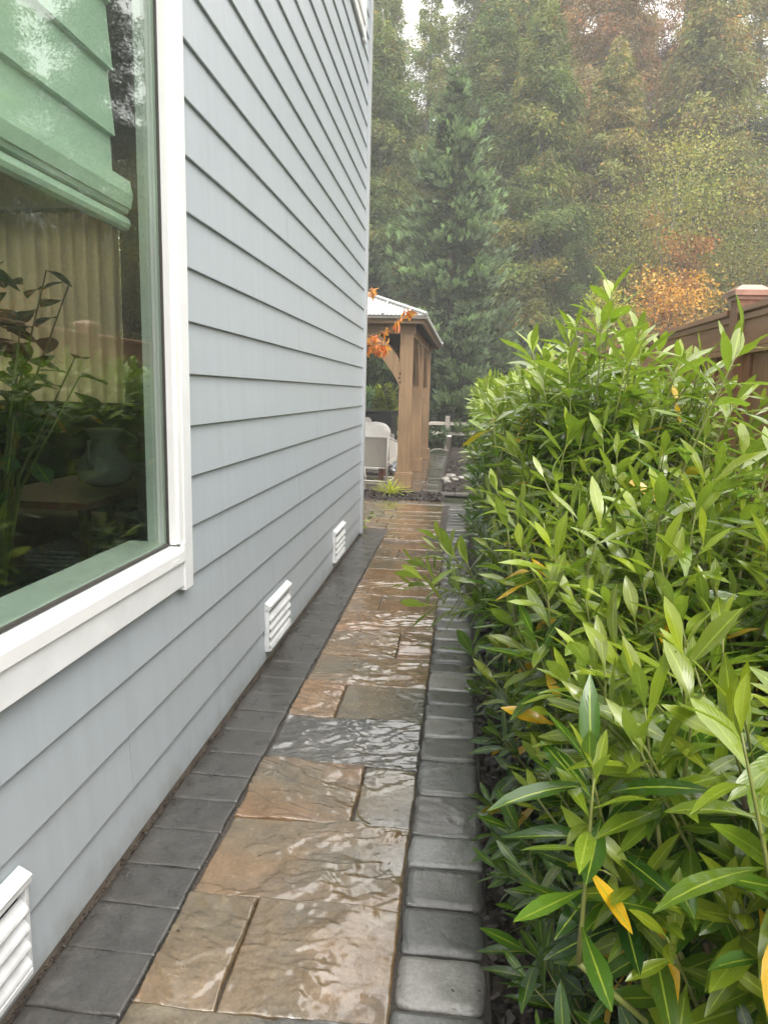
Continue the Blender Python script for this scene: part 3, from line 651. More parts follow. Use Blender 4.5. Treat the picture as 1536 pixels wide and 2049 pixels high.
def hipz(x, y): return rz0 + .40 * min(x - rx0, rx1 - x, y - ry0, ry1 - y, hw_)
def roofsheet(name, side):
    bm = nb()
    c = [(rx0, ry0), (rx1, ry0), (rx1, ry1), (rx0, ry1)]; apx = [(xm, ry0 + hw_), (xm, ry1 - hw_)]
    poly = {'front': [c[0], c[1], apx[0]], 'right': [c[1], c[2], apx[1], apx[0]], 'back': [c[2], c[3], apx[1]], 'left': [c[3], c[0], apx[0], apx[1]]}[side]
    P3 = [Vector((x, y, hipz(x, y))) for x, y in poly]
    T = [bm.verts.new(p) for p in P3]; Bq = [bm.verts.new(p - Vector((0, 0, .02))) for p in P3]; bm.faces.new(T); bm.faces.new(Bq[::-1]); n = len(T)
    for i in range(n): bm.faces.new((T[i], Bq[i], Bq[(i + 1) % n], T[(i + 1) % n]))
    if side in ('front', 'back'):
        x = rx0 + .1
        while x < rx1:
            d = min(x - rx0, rx1 - x, hw_) ; s = 1 if side == 'front' else -1; yb = ry0 if side == 'front' else ry1
            if d > .06:
                big = int(round((x - rx0 - .1) / .06)) % 6 == 0; hgt = .022 if big else .009
                tube(bm, [(x, yb, rz0 + hgt * .3), (x, yb + s * d, rz0 + .40 * d + hgt * .3)], hgt, 6)
            x += .06
    else:
        y = ry0 + .1
        while y < ry1:
            d = min(y - ry0, ry1 - y, hw_); s = -1 if side == 'right' else 1; xb = rx1 if side == 'right' else rx0
            if d > .06: tube(bm, [(xb, y, rz0 + .004), (xb + s * d, y, rz0 + .40 * d + .004)], .012, 6)
            y += .18
    return obj(name, bm, M['metalroof'], gz)
for s in ('front', 'right', 'back', 'left'): roofsheet('roof_panel', s)
bm = nb()
for (x, y, ax, ay) in ((rx1, ry0, xm, ry0 + hw_), (rx0, ry0, xm, ry0 + hw_), (rx1, ry1, xm, ry1 - hw_), (rx0, ry1, xm, ry1 - hw_)): tube(bm, [(x, y, rz0 + .02), (ax, ay, rz0 + rh + .02)], .028, 6)
tube(bm, [(xm, ry0 + hw_, rz0 + rh + .02), (xm, ry1 - hw_, rz0 + rh + .02)], .03, 6); obj('ridge_cap', bm, M['metalroof'], gz)
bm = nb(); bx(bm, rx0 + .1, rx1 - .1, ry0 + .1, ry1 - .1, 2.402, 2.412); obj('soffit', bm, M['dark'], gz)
def brace(x, y, dx, dy):
    bm = nb(); pts = []; n = 10; inner = []; outer = []
    for i in range(n + 1):
        t = i / n; a = t * PI / 2
        # concave arc from post (low) to beam (high)
        hx = .80 * (.72 * t + .28 * t * t); hz = 1.48 + .80 * (1.35 * t - .35 * t * t)
        inner.append((hx + .085, hz))
        outer.append((max(.088, hx - .01), hz + .20 - .03 * t))
    poly = inner + outer[::-1]; poly = [(h, min(z, 2.198)) for h, z in poly]
    V1 = []; V2 = []
    for h, z in poly:
        if dx: V1.append(bm.verts.new((x + dx * h, y - .125, z))); V2.append(bm.verts.new((x + dx * h, y - .0905, z)))
        else: V1.append(bm.verts.new((x - .035, y + dy * h, z))); V2.append(bm.verts.new((x + .035, y + dy * h, z)))
    m_ = len(poly); half = n + 1
    for i in range(n):
        a, b, c_, d = i, i + 1, m_ - 2 - i, m_ - 1 - i
        bm.faces.new((V1[a], V1[b], V1[c_], V1[d])); bm.faces.new((V2[d], V2[c_], V2[b], V2[a]))
    for i in range(m_): bm.faces.new((V1[i], V2[i], V2[(i + 1) % m_], V1[(i + 1) % m_]))
    bmesh.ops.recalc_face_normals(bm, faces=bm.faces)
    b_ = obj('brace', bm, M['cedar'], gz)
    if dx:
        for q in range(3):
            bm = nb(); tube(bm, [(x + dx * (.075 + .012 * (q % 2)), y - .128, 1.52 + q * .062), (x + dx * (.075 + .012 * (q % 2)), y - .124, 1.52 + q * .062)], .014, 10); obj('bolt_cap', bm, M['bolt'], b_)
brace(0, 0, -1, 0); brace(GX, 0, 1, 0); brace(0, 0, 0, 1); brace(0, GY / 2, 0, -1); brace(0, GY / 2, 0, 1); brace(0, GY, 0, -1); brace(0, GY, -1, 0)

# ================================================================== PATIO THINGS
def make_chair(loc, rz, label, back):
    t = thing('patio_armchair', label, 'armchair', loc, 'white framed patio armchairs', rz)
    W2 = .36
    bm = nb()
    for s in (-1, 1):
        x = s * W2
        tube(bm, [(x, 0, .015), (x, .03, .70)], .012, 6); tube(bm, [(x, .62, .015), (x, .62, .60)], .012, 6); tube(bm, [(x, 0, .015), (x, .62, .015)], .012, 6); tube(bm, [(x, .03, .70), (x, .62, .60)], .012, 6); tube(bm, [(x, 0, .30), (x, .62, .38)], .010, 6)
    for y, z in ((0, .015), (.62, .015), (.03, .70), (.02, .22), (.60, .38)): tube(bm, [(-W2, y, z), (W2, y, z)], .012, 6)
    tube(bm, [(-.02, .0, .015), (.0, .01, .22)], .010, 6); tube(bm, [(.03, .0, .015), (.0, .01, .22)], .008, 6)
    obj('frame', bm, M['chairmetal'], t, True)
    bm = nb(); prism(bm, [(.018, .24), (.04, .68), (.052, .68), (.03, .24)], 'x', -W2 + .02, W2 - .02); obj('backrest', bm, M['sling'], t)
    for s in (-1, 1):
        bm = nb(); prism(bm, [(.05, .68), (.60, .58), (.58, .30), (.14, .26)], 'x', s * W2 - .006, s * W2 + .006); obj('side_panel', bm, M['slingwhite'], t)
    bm = nb(); bx(bm, -W2 + .03, W2 - .03, .06, .60, .32, .44); obj('seat_cushion', bm, M['cushion'], t, bevel=.04)
    bm = nb(); lump(bm, (0, .17, .70), 1, (.34, .10, .20), 3, 4, .07, 2.0)
    for v in bm.verts:
        u_, w_ = v.co.x / .34, (v.co.z - .70) / .20; q = abs(u_) * abs(w_); v.co.x *= 1 + .25 * q; v.co.z += math.copysign(.09 * q, w_)
    obj('pillow', bm, M['cushion'], t, True); return t
c1 = make_chair((-1.45, 11.1, 0), math.radians(-9), 'white framed patio armchair with its back to us and white pillow', True)
dup(c1, (-1.88, 13.2, 0), math.radians(-95), 'white framed patio armchair farther back, half hidden by the front gazebo post')
tb = thing('low_table', 'low reddish wooden plank table beside the front patio armchair', 'table', (-1.75, 11.95, 0))
bm = nb()
for k in range(5): bx(bm, -.6, .6, -.35 + k * .142, -.35 + k * .142 + .13, .20, .235)
obj('tabletop', bm, M['redwood'], tb)
for a_ in (-.5, .5): obj('leg', box(a_ - .04, a_ + .04, -.3, .33, 0, .199), M['redwood'], tb)
spa = thing('hot_tub', 'covered black hot tub standing behind the patio chairs', 'hot tub', (-2.45, 15.2, 0))
obj('cabinet', box(-1.05, 1.05, -1.0, 1.0, 0, .86), M['spaside'], spa, bevel=.05)
bm = nb(); bx(bm, -1.12, 1.12, -1.07, 1.07, .861, .99); obj('cover', bm, M['spa'], spa, bevel=.04)
bm = nb(); bx(bm, -1.12, 1.12, -1.10, -1.071, .70, .95)
obj('cover_skirt', bm, M['spa'], spa, bevel=.01)
for q, (x, y, z, r) in enumerate(((-1.02, 12.1, .11, .13), (-1.06, 12.15, .31, .11))):
    o = lump(nb(), (0, 0, 0), r, (1.15, 1.2, .85), q + 4, 4, .35, 3.5); bb = obj('plastic_bag', o, M['bag'], None, True); bb.location = (x, y, z)
    tag(bb, ('crumpled clear plastic bag lying on the patio beside the front gazebo post', 'smaller clear plastic bag heaped on top of the other bag')[q], 'plastic bag', 'clear plastic bags on the patio')
# split rail fence
rf = thing('split_rail_fence', 'low weathered split rail fence at the end of the garden', 'fence', (0, 19.2, 0))
for i in range(-6, 6):
    x = -.33 + 2.3 * i; obj('post', box(x - .06, x + .06, -.06, .06, -.1, .80), M['rail'], rf, bevel=.01)
    for z in (.60, .34):
        bm = nb(); prism(bm, [(-.045, z - .035), (.045, z - .045), (.04, z + .04), (-.03, z + .05)], 'x', x + .061, x + 2.239); obj('rail', bm, M['rail'], rf)
wp_ = thing('white_post', 'short white post standing in the mulch near the split rail fence', 'post', (-.24, 16.3, 0)); bm = nb(); lathe(bm, [(.055, -.05), (.055, .42), (.06, .42), (.06, .45), (.02, .46)], n=16); obj('shaft', bm, M['pipe'], wp_, True)
bm = nb(); tube(bm, [(-.66, 15.9, .10), (-.55, 15.9, .17), (-.42, 16.05, .17), (-.30, 16.25, .13), (-.24, 16.24, .12)], .012, 6); tag(obj('hose', bm, M['hose'], None, True), 'thin grey hose reaching from the rear gazebo post to the white post', 'hose')
for q, (x, y, r) in enumerate(((-.20, 11.55, .065), (-.12, 11.9, .085), (-.05, 11.6, .05), (.05, 11.8, .06), (-.16, 11.3, .05), (.12, 12.0, .055))):
    rk = obj('rock', lump(nb(), (0, 0, 0), r, (1.2, 1, .7), q + 20, 3, .3, 1.6), M['rock'], None, True); rk.location = (x, y, r * .4)
    tag(rk, ('pale rounded rock at the patio edge', 'largest pale cobble in the mulch bed right of the patio', 'small pale cobble between the larger rocks', 'grey cobble right of the largest rock', 'small cobble nearest the house among the rocks', 'rear right cobble of the rock cluster')[q], 'rock', 'cobbles in the far mulch bed')
# strappy plant and small shrubs
def straps(name, loc, n, L_, col, label, cat, seed):
    t = thing(name, label, cat, loc); r = np.random.default_rng(seed); az = r.uniform(0, 2 * PI, n); el = r.uniform(.35, 1.4, n)
    D = np.stack([np.cos(az) * np.cos(el), np.sin(az) * np.cos(el), np.sin(el)], -1); B_ = np.stack([np.cos(az) * .02, np.sin(az) * .02, np.zeros(n)], -1)
    cc = np.array(col)[None] * r.uniform(.6, 1.3, (n, 1)); leafmesh('foliage', B_, D, np.tile([0, 0, 1.], (n, 1)) + D * .01, r.uniform(.6, 1, n) * L_, np.full(n, .009), cc, M['leaf'], t, 5, .55, .3, 0); return t
straps('grass_clump', (-.90, 9.72, .01), 70, .33, (.42, .44, .10), 'small yellow green strappy plant in the mulch strip before the gazebo', 'plant', 1)
def bushy(name, loc, R, Hh, n, Lr, col, label, cat, seed, colvar=.4, m='leaf', W=.35, group=None, stemn=7):
    t = thing(name, label, cat, loc, group); r = np.random.default_rng(seed)
    bm = nb(); tips = []
    for i in range(stemn):
        az = r.uniform(0, 6.28); e = r.uniform(.3, 1); tp = Vector((math.cos(az) * R * e * .8, math.sin(az) * R * e * .8, Hh * r.uniform(.5, .95))); tips.append(tp)
        tube(bm, [(0, 0, -.02), (tp.x * .4, tp.y * .4, tp.z * .5), tp], [.012 * Hh + .004, .008 * Hh + .002, .003], 5)
    obj('stem', bm, M['twig'], t, True)
    nc = max(6, n // 14); cen = np.stack([r.normal(0, .5, nc) * R, r.normal(0, .5, nc) * R, r.uniform(.12, 1, nc) * Hh], -1); pick = r.integers(0, nc, n)
    P = cen[pick] + r.normal(0, .13, (n, 3)) * [R, R, Hh * .7]; P[:, 2] = np.clip(P[:, 2], .03, None)
    az = r.uniform(0, 2 * PI, n); el = r.uniform(-.5, 1.0, n); D = np.stack([np.cos(az) * np.cos(el), np.sin(az) * np.cos(el), np.sin(el)], -1)
    cc = np.array(col)[None] * (1 + r.uniform(-colvar, colvar, (n, 1))) * (1 + r.uniform(-.25, .25, (nc, 1)))[pick]
    L2 = r.uniform(*Lr, n); leafmesh('foliage', P, D, np.stack([r.normal(0, .4, n), r.normal(0, .4, n), np.ones(n)], -1), L2, L2 * W, np.clip(cc, 0, 1), M[m], t, 3, .25, .2, .05); return t
bushy('corner_plant', (-.97, 7.14, 0), .13, .26, 60, (.05, .10), (.14, .19, .04), 'small green and bronze leaved plant at the foot of the house corner', 'plant', 4)
bushy('young_shrub', (-1.05, 17.4, 0), .42, .85, 420, (.06, .12), (.045, .08, .03), 'dark leaved young shrub before the split rail fence beside the rear gazebo post', 'shrub', 5)
bushy('young_shrub', (-.45, 17.9, 0), .28, .55, 260, (.06, .11), (.05, .09, .035), 'smaller sparse shrub between the gazebo posts and the white post', 'shrub', 6)

# ================================================================== LAUREL HEDGE
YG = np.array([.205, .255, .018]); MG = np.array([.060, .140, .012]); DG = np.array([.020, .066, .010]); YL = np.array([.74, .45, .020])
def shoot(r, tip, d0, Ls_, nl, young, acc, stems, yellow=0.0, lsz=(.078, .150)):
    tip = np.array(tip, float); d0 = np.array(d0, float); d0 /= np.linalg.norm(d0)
    side = np.cross(d0, [0, 0, 1.0]); side = side / (np.linalg.norm(side) + 1e-6); bend = r.uniform(.05, .25)
    n = 6; pts = []
    for i in range(n + 1):
        s = 1 - i / n; p = tip - d0 * Ls_ * s + np.array([0, 0, -1]) * bend * Ls_ * s * s * .6 * (1 - d0[2] * .8) ; pts.append(p)
    stems.append((pts, young))
    a0 = r.uniform(0, 6.28)
    for j in range(nl):
        t = 1 - (j / nl) ** 1.15 * .93; q = t * n; i0 = min(int(q), n - 1); p = pts[i0] * (1 - (q - i0)) + pts[i0 + 1] * (q - i0)
        dd = pts[i0 + 1] - pts[i0]; dd = dd / np.linalg.norm(dd); az = a0 + j * 2.4
        s1 = np.cross(dd, [.3, .1, .9]); s1 /= np.linalg.norm(s1); s2 = np.cross(dd, s1); rad = s1 * math.cos(az) + s2 * math.sin(az)
        op = .35 + .75 * min(1, j / 6) + r.uniform(-.15, .2)   # opening angle from stem
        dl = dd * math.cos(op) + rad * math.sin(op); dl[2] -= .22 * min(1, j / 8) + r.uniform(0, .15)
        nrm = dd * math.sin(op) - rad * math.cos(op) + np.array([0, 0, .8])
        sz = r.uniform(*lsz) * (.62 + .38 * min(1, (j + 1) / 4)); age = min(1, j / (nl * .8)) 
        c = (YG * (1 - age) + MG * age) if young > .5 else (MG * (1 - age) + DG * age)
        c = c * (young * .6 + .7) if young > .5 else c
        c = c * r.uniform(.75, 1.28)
        if r.random() < yellow and j > 1: c = YL * r.uniform(.8, 1.1); dl[2] -= .6
        acc.append((p, dl, nrm, sz, sz * r.uniform(.108, .142), c))
HEROES = {}
def shrub(ix, cy_, label, top, nsh, hw=.50, cx_=.64, heroes=(), lsz=(.078, .150), nseg=6, yellow=.006):
    r = np.random.default_rng(100 + ix); t = thing('laurel_shrub', label, 'shrub', (cx_, cy_, 0), 'laurel shrubs of the hedge'); acc = []; stems = []
    for i in range(nsh):
        # tip on the shell of a rounded box
        u = r.random(); az = r.uniform(0, 2 * PI); zf = r.uniform(.06, 1.0)
        if u < .30: rx = hw * r.uniform(-.95, .95); ry_ = .40 * r.uniform(-.95, .95); z = top * r.uniform(.90, 1.06) * (1 - .10 * (rx / hw) ** 2); out_ = np.array([rx / hw * .5, ry_ * .6, 1.0])
        else:
            lat = 1 - .35 * max(0, zf - .55) ** 1.5 * 2 - .22 * max(0, .35 - zf) * 2
            rx = hw * math.cos(az) * lat * (1.0 if abs(math.cos(az)) > .5 else .9); ry_ = .42 * math.sin(az) * lat; z = top * zf
            k = r.uniform(.72, 1.05); rx *= k; ry_ *= k; out_ = np.array([math.cos(az) * .8, math.sin(az) * .55, .35 + .75 * zf])
        out_ = out_ + r.normal(0, .18, 3); out_[2] = max(out_[2], .15)
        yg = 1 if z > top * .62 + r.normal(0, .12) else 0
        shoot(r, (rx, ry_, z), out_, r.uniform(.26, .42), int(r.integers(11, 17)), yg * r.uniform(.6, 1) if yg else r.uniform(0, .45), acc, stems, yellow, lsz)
    for h in heroes:
        (x, y, z), d, Lh, nl, yg = h; shoot(r, (x - cx_, y - cy_, z), d, Lh, int(nl * 1.45), yg, acc, stems, 0, (.12, .165))
    bm = nb()
    for pts, yg in stems:
        tube(bm, pts, [.0046 - .0005 * k for k in range(len(pts))], 5); p0 = np.array(pts[0]); 
        if p0[2] > .1: tube(bm, [p0 * [.12, .12, .15], p0 * [.55, .55, .55] + [0, 0, .02], p0], [.0062, .0054, .0046], 5)
    obj('shoots', bm, M['stem'], t, True)
    bm = nb()
    for i in range(9):
        az = r.uniform(0, 6.28); q = Vector((math.cos(az) * hw * .6, math.sin(az) * .3, top * r.uniform(.5, .85)))
        tube(bm, [(math.cos(az) * .05, math.sin(az) * .05, -.03), (q.x * .4, q.y * .4, q.z * .45), q], [.013, .010, .005], 6)
    obj('branch', bm, M['twig'], t, True)
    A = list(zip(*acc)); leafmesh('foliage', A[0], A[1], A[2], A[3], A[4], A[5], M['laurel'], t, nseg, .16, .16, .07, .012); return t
H_ = lambda x, y, z, d=(0, 0, 1), Lh=.4, nl=14, yg=.9: ((x, y, z), d, Lh, nl, yg)
rh = random.Random(31)
FILL = lambda y0, y1, n, z0, z1: [H_(rh.uniform(.30, 1.0), rh.uniform(y0, y1), rh.uniform(z0, z1), (rh.uniform(-.2, .35), rh.uniform(-.2, .2), 1), .38, 13, rh.uniform(.75, 1)) for _ in range(n)]
specs = [
 (1.22, .99, 125, 'laurel shrub nearest the camera, filling the lower right corner beside the paver border', [H_(.20, .98, .87, (-.3, -.2, 1), .35, 12, .3), H_(.42, 1.10, .80, (.1, -.3, 1), .35, 12, .3)]),
 (1.80, 1.08, 125, 'laurel shrub second from the camera, with glossy tall shoots before the fence', [H_(.62, 1.75, 1.50, (.35, 0, 1), .5, 12, .9), H_(.82, 1.9, 1.46, (.2, 0, 1), .4, 11, .9), H_(.66, 1.6, 1.32, (-.1, 0, 1), .4, 12, .9), *FILL(1.5, 2.1, 12, 1.02, 1.25)]),
 (2.42, 1.22, 125, 'laurel shrub with the tallest upright shoots of the hedge', [H_(.47, 2.5, 1.72, (.03, 0, 1), .55, 17, 1), H_(.38, 2.6, 1.60, (-.15, 0, 1), .45, 15, 1), H_(.55, 2.45, 1.58, (.15, 0, 1), .5, 14, 1), H_(.70, 2.5, 1.50, (.2, 0, 1), .4, 14, 1), H_(.90, 2.6, 1.55, (.35, 0, 1), .4, 13, 1), H_(.42, 2.55, 1.50, (0, 0, 1), .45, 14, 1), H_(.33, 2.35, 1.46, (-.1, 0, 1), .45, 14, 1), H_(.60, 2.6, 1.55, (.1, 0, 1), .45, 14, 1), H_(.50, 2.35, 1.48, (.1, -.1, 1), .45, 14, .9), H_(.27, 2.5, 1.42, (-.2, 0, 1), .45, 14, .9), H_(.43, 2.4, 1.62, (0, 0, 1), .5, 16, 1), *FILL(2.2, 2.8, 14, 1.22, 1.42), H_(-.13, 2.62, .70, (-1, 0, .35), .6, 12, .9), H_(-.06, 2.68, .83, (-.8, 0, .8), .5, 11, .9), H_(-.10, 2.55, .62, (-1, -.1, .05), .6, 11, .8), H_(.04, 2.5, .80, (-.5, 0, 1), .45, 11, .9)]),
 (3.05, 1.48, 120, 'laurel shrub just past the tallest shoots', [H_(.25 + .085 * k, 2.95 + .12 * ((k * 7) % 4 - 1.5), 1.66 - .035 * abs(k - 3) - .03 * ((k * 5) % 3), (.08 * (k - 2.5), 0, 1), .42, 14, .95) for k in range(7)] + FILL(2.8, 3.4, 12, 1.38, 1.56)),
 (3.68, 1.44, 105, 'laurel shrub whose low branches lean out over the stone path', [H_(-.20, 3.75, .48, (-1, .0, .35), .5, 12, .8), H_(-.10, 3.7, .58, (-.7, 0, .7), .45, 11, .8), H_(-.24, 3.8, .36, (-1, -.1, .1), .5, 11, .7), H_(-.02, 3.6, .62, (-.4, 0, 1), .4, 10, .9)]),
 (4.32, 1.47, 100, 'laurel shrub level with the second louvred vent past the leaning branches', []),
 (4.96, 1.48, 95, 'laurel shrub across the path from the far louvred vent', []),
 (5.60, 1.48, 90, 'laurel shrub in the farther half of the hedge, two before the house corner', []),
 (6.25, 1.48, 90, 'laurel shrub just before the house corner across the path', []),
 (6.95, 1.48, 90, 'laurel shrub opposite the house corner', []),
 (7.65, 1.48, 90, 'laurel shrub next to last at the far end of the hedge', []),
 (8.35, 1.48, 95, 'laurel shrub at the far end of the hedge, before the mulch strip', [])]
for i, (cyy, top, nsh, lab, her) in enumerate(specs):
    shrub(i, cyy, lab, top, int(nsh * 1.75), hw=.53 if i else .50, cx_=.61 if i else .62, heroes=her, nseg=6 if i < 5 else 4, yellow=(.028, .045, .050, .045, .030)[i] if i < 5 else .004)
for q, (x, y, a) in enumerate(((.15, 3.10, .2), (.17, 2.6, 1.2))):
    o = leafmesh('fallen_leaf', [(0, 0, .02)], [(math.cos(a), math.sin(a), .15)], [(.2, .1, 1)], [.11], [.016], [YL], M['laurel'], None, 8, .4, .4, .05); o.location = (x, y, 0)
    tag(o, ('orange yellow fallen leaf curled on the mulch beside the paver border', 'yellow fallen leaf lying half under the laurels')[q], 'leaf')

# orange leaved tree by the house corner
ot = thing('ornamental_tree', 'small tree with drooping orange autumn leaves reaching past the house corner', 'tree', (-1.75, 8.35, 0))
r = np.random.default_rng(12); bm = nb(); tube(bm, [(0, 0, -.05), (.03, 0, 1.0), (-.02, .05, 1.9), (0, 0, 2.6)], [.05, .042, .03, .012], 8); obj('trunk', bm, M['bark'], ot, True)
bm = nb(); B = []; D = []; bp = [[(0, 0, 1.7), (.40, -.1, 1.98), (.72, -.2, 1.98), (.92, -.25, 2.05), (1.14, -.3, 2.25)], [(0, 0, 1.6), (.4, -.15, 1.84), (.70, -.2, 1.88), (.90, -.3, 1.88)], [(0, 0, 2.1), (.4, -.1, 2.35), (.72, -.1, 2.5)], [(0, 0, 2.0), (-.5, 0, 2.4), (-.9, .2, 2.5)], [(0, 0, 1.8), (-.3, .4, 2.3), (-.4, .8, 2.4)], [(0, 0, 2.2), (.2, .4, 2.7), (.3, .7, 2.8)]]
for k, b_ in enumerate(bp):
    tube(bm, b_, [.014, .010, .007, .004, .002][:len(b_)], 5); b_ = np.array(b_)
    for i in range(70 if k < 2 else 34):
        q = r.uniform(.9, len(b_) - 1.001); a = int(q); p = b_[a] * (1 - q + a) + b_[a + 1] * (q - a); B.append(p + r.normal(0, .02, 3)); D.append((r.normal(0, .45), r.normal(0, .45), -1 + r.uniform(-.2, .5)))
    for i in range(7): B.append(b_[-1]); D.append((r.uniform(-.3, .9), r.normal(0, .4), r.uniform(-1, .3)))
obj('branch', bm, M['twig'], ot, True); n = len(B); Lz = r.uniform(.07, .13, n); cc = np.array([.62, .20, .06])[None] * r.uniform(.6, 1.25, (n, 1)); cc[:, 1] *= r.uniform(.75, 1.7, n)
leafmesh('foliage', B, D, r.normal(0, 1, (n, 3)), Lz, Lz * .17, np.clip(cc, 0, .9), M['leaf'], ot, 5, .25, .25, .05)

# ================================================================== FOREST
def diamonds(P, D, S, L_, W_):
    P = P[:, None]; D = D[:, None]; S = S[:, None]; L_ = L_[:, None, None]; W_ = W_[:, None, None]
    return np.concatenate([P, P + D * L_ * .45 + S * W_, P + D * L_, P + D * L_ * .45 - S * W_], 1).reshape(-1, 3)
def nrmz(a): return a / (np.linalg.norm(a, axis=-1, keepdims=True) + 1e-9)
def conifer(name, seed, H, R, nbr, sprays, kind, label, loc, color, rot=0):
    """kind 'cedar': drooping sprays; kind 'spruce': stiff twigs with pale upturned tips"""
    r = np.random.default_rng(seed); t = thing(name, label, 'tree', loc, rz=rot)
    bm = nb(); tube(bm, [(0, 0, -.6), (.02 * H * .2, 0, H * .3), (0, .02, H * .7), (0, 0, H)], [H * .014, H * .011, H * .006, .01], 7); obj('trunk', bm, M['barkgrey' if kind == 'cedar' else 'bark'], t, True)
    hb = r.random(nbr) ** .85; z = H * (.03 + .965 * hb); env = (1 - hb) ** .78 * R * (1 - .15 * (hb < .08)); ln = env * r.uniform(.55, 1.12, nbr) + .12
    if kind == 'cedar': ln *= 1 + .35 * (vnoise(hb * 11, np.arctan2(1, 1) + hb * 0, seed) - .5)
    az = r.uniform(0, 2 * PI, nbr); per = np.maximum(6, (sprays * (2.3 if kind == 'cedar' else 2.2) * ln / ln.sum()).astype(int))
    bi = np.repeat(np.arange(nbr), per); n = len(bi); s = np.clip(r.random(n) ** .7, .03, 1); l = ln[bi]; c, sn = np.cos(az[bi]), np.sin(az[bi])
    lat = r.normal(0, 1, n) * ((.12 + .20 * l) if kind == 'cedar' else (.05 + .13 * l)) * (1 - s * .6)
    if kind == 'cedar':
        zz = z[bi] - .42 * l * s ** 1.2 + .22 * l * s ** 3 - np.abs(r.normal(0, .32, n)) - .3 * np.abs(lat)
        rad = np.stack([c, sn, np.zeros(n)], -1); tan = np.stack([-sn, c, np.zeros(n)], -1)
        P = rad * (l * s)[:, None] + tan * lat[:, None]; P[:, 2] += zz
        D = nrmz(rad * r.uniform(.1, .7, n)[:, None] + tan * r.normal(0, .75, n)[:, None] + np.array([0, 0, -1.0]) * r.uniform(-.1, 1.1, n)[:, None])
        S = nrmz(np.cross(D, r.normal(0, 1, (n, 3)))); L_ = r.uniform(.08, .22, n); W_ = L_ * r.uniform(.09, .17, n)
        cb = r.uniform(.55, 1.3, nbr)[bi][:, None]; hue = r.uniform(-.12, .12, nbr)[bi][:, None]
        col = np.array([1, 1, 1])[None] * cb * r.uniform(.7, 1.35, (n, 1)); col[:, 0:1] *= 1 + hue * 2; col[:, 0] *= 1 + (r.random(n) < .06) * .9
        V = diamonds(P, D, S, L_, W_); F = np.arange(4 * n).reshape(-1, 4); C4 = np.repeat(col, 4, 0)
    else:
        K = np.maximum(2, l / .26); s = np.clip((np.floor(s * K) + .5 + r.normal(0, .10, n)) / K, .03, 1.05); lat = (np.round(lat / .19) + r.normal(0, .10, n)) * .19
        key = (bi * 1009 + np.floor(s * K).astype(int) * 31 + np.round(lat / .19).astype(int)).astype(float); hk = lambda a: np.modf(np.abs(np.sin(key * a) * 43758.5))[0]
        zz = z[bi] + (hk(1.13) - .5) * .14 - .10 * l * s + .28 * l * s ** 2.2 - .1 * l + r.normal(0, .02, n) - np.abs(lat) * .25
        rad = np.stack([c, sn, np.zeros(n)], -1); tan = np.stack([-sn, c, np.zeros(n)], -1)
        P = rad * (l * s)[:, None] + tan * lat[:, None]; P[:, 2] += zz
        tipy = s > .72
        D = nrmz(rad * .8 + tan * (np.sign(lat) * (.2 + .8 * hk(2.7)) + r.normal(0, .35, n))[:, None] + np.array([0, 0, 1.0]) * (r.uniform(-.35, .3, n) + tipy * r.uniform(.5, 1.7, n))[:, None])
        L_ = np.where(tipy, r.uniform(.11, .23, n), r.uniform(.09, .18, n)); W_ = np.where(tipy, r.uniform(.011, .018, n), r.uniform(.010, .017, n))
        # three blades round each twig: a bottle brush
        VV = []; S0 = nrmz(np.cross(D, r.normal(0, 1, (n, 3)))); S1 = np.cross(D, S0)
        for k in range(3):
            a = k * PI / 3; VV.append(diamonds(P, D, S0 * math.cos(a) + S1 * math.sin(a), L_, W_))
        V = np.concatenate(VV); F = np.arange(len(V)).reshape(-1, 4)
        col = np.where(tipy[:, None], np.array([1.9, 1.95, 1.85])[None], np.array([.60, .68, .50])[None]) * r.uniform(.65, 1.3, (n, 1)) * r.uniform(.75, 1.2, nbr)[bi][:, None] * (.6 + .8 * hk(3.9))[:, None]
        C4 = np.tile(np.repeat(col, 4, 0), (3, 1))
    o = npmesh('crown', V, F, M['needle'], t, col=C4); o.color = (*color, 1)
    # limbs
    bm = nb()
    for i in range(0, nbr, 3):
        if ln[i] > .5: 
            cc_, ss_ = math.cos(az[i]), math.sin(az[i]); q = ln[i]
            if kind == 'cedar': pts = [(0, 0, z[i]), (cc_ * q * .5, ss_ * q * .5, z[i] - .18 * q), (cc_ * q * .9, ss_ * q * .9, z[i] - .2 * q)]
            else: pts = [(0, 0, z[i] - .1 * q), (cc_ * q * .5, ss_ * q * .5, z[i] - .09 * q), (cc_ * q * .9, ss_ * q * .9, z[i] + .05 * q)]
            tube(bm, pts, [.008 * q + .008, .006 * q + .004, .004], 4)
    obj('limb', bm, M['bark'], t, True); return t
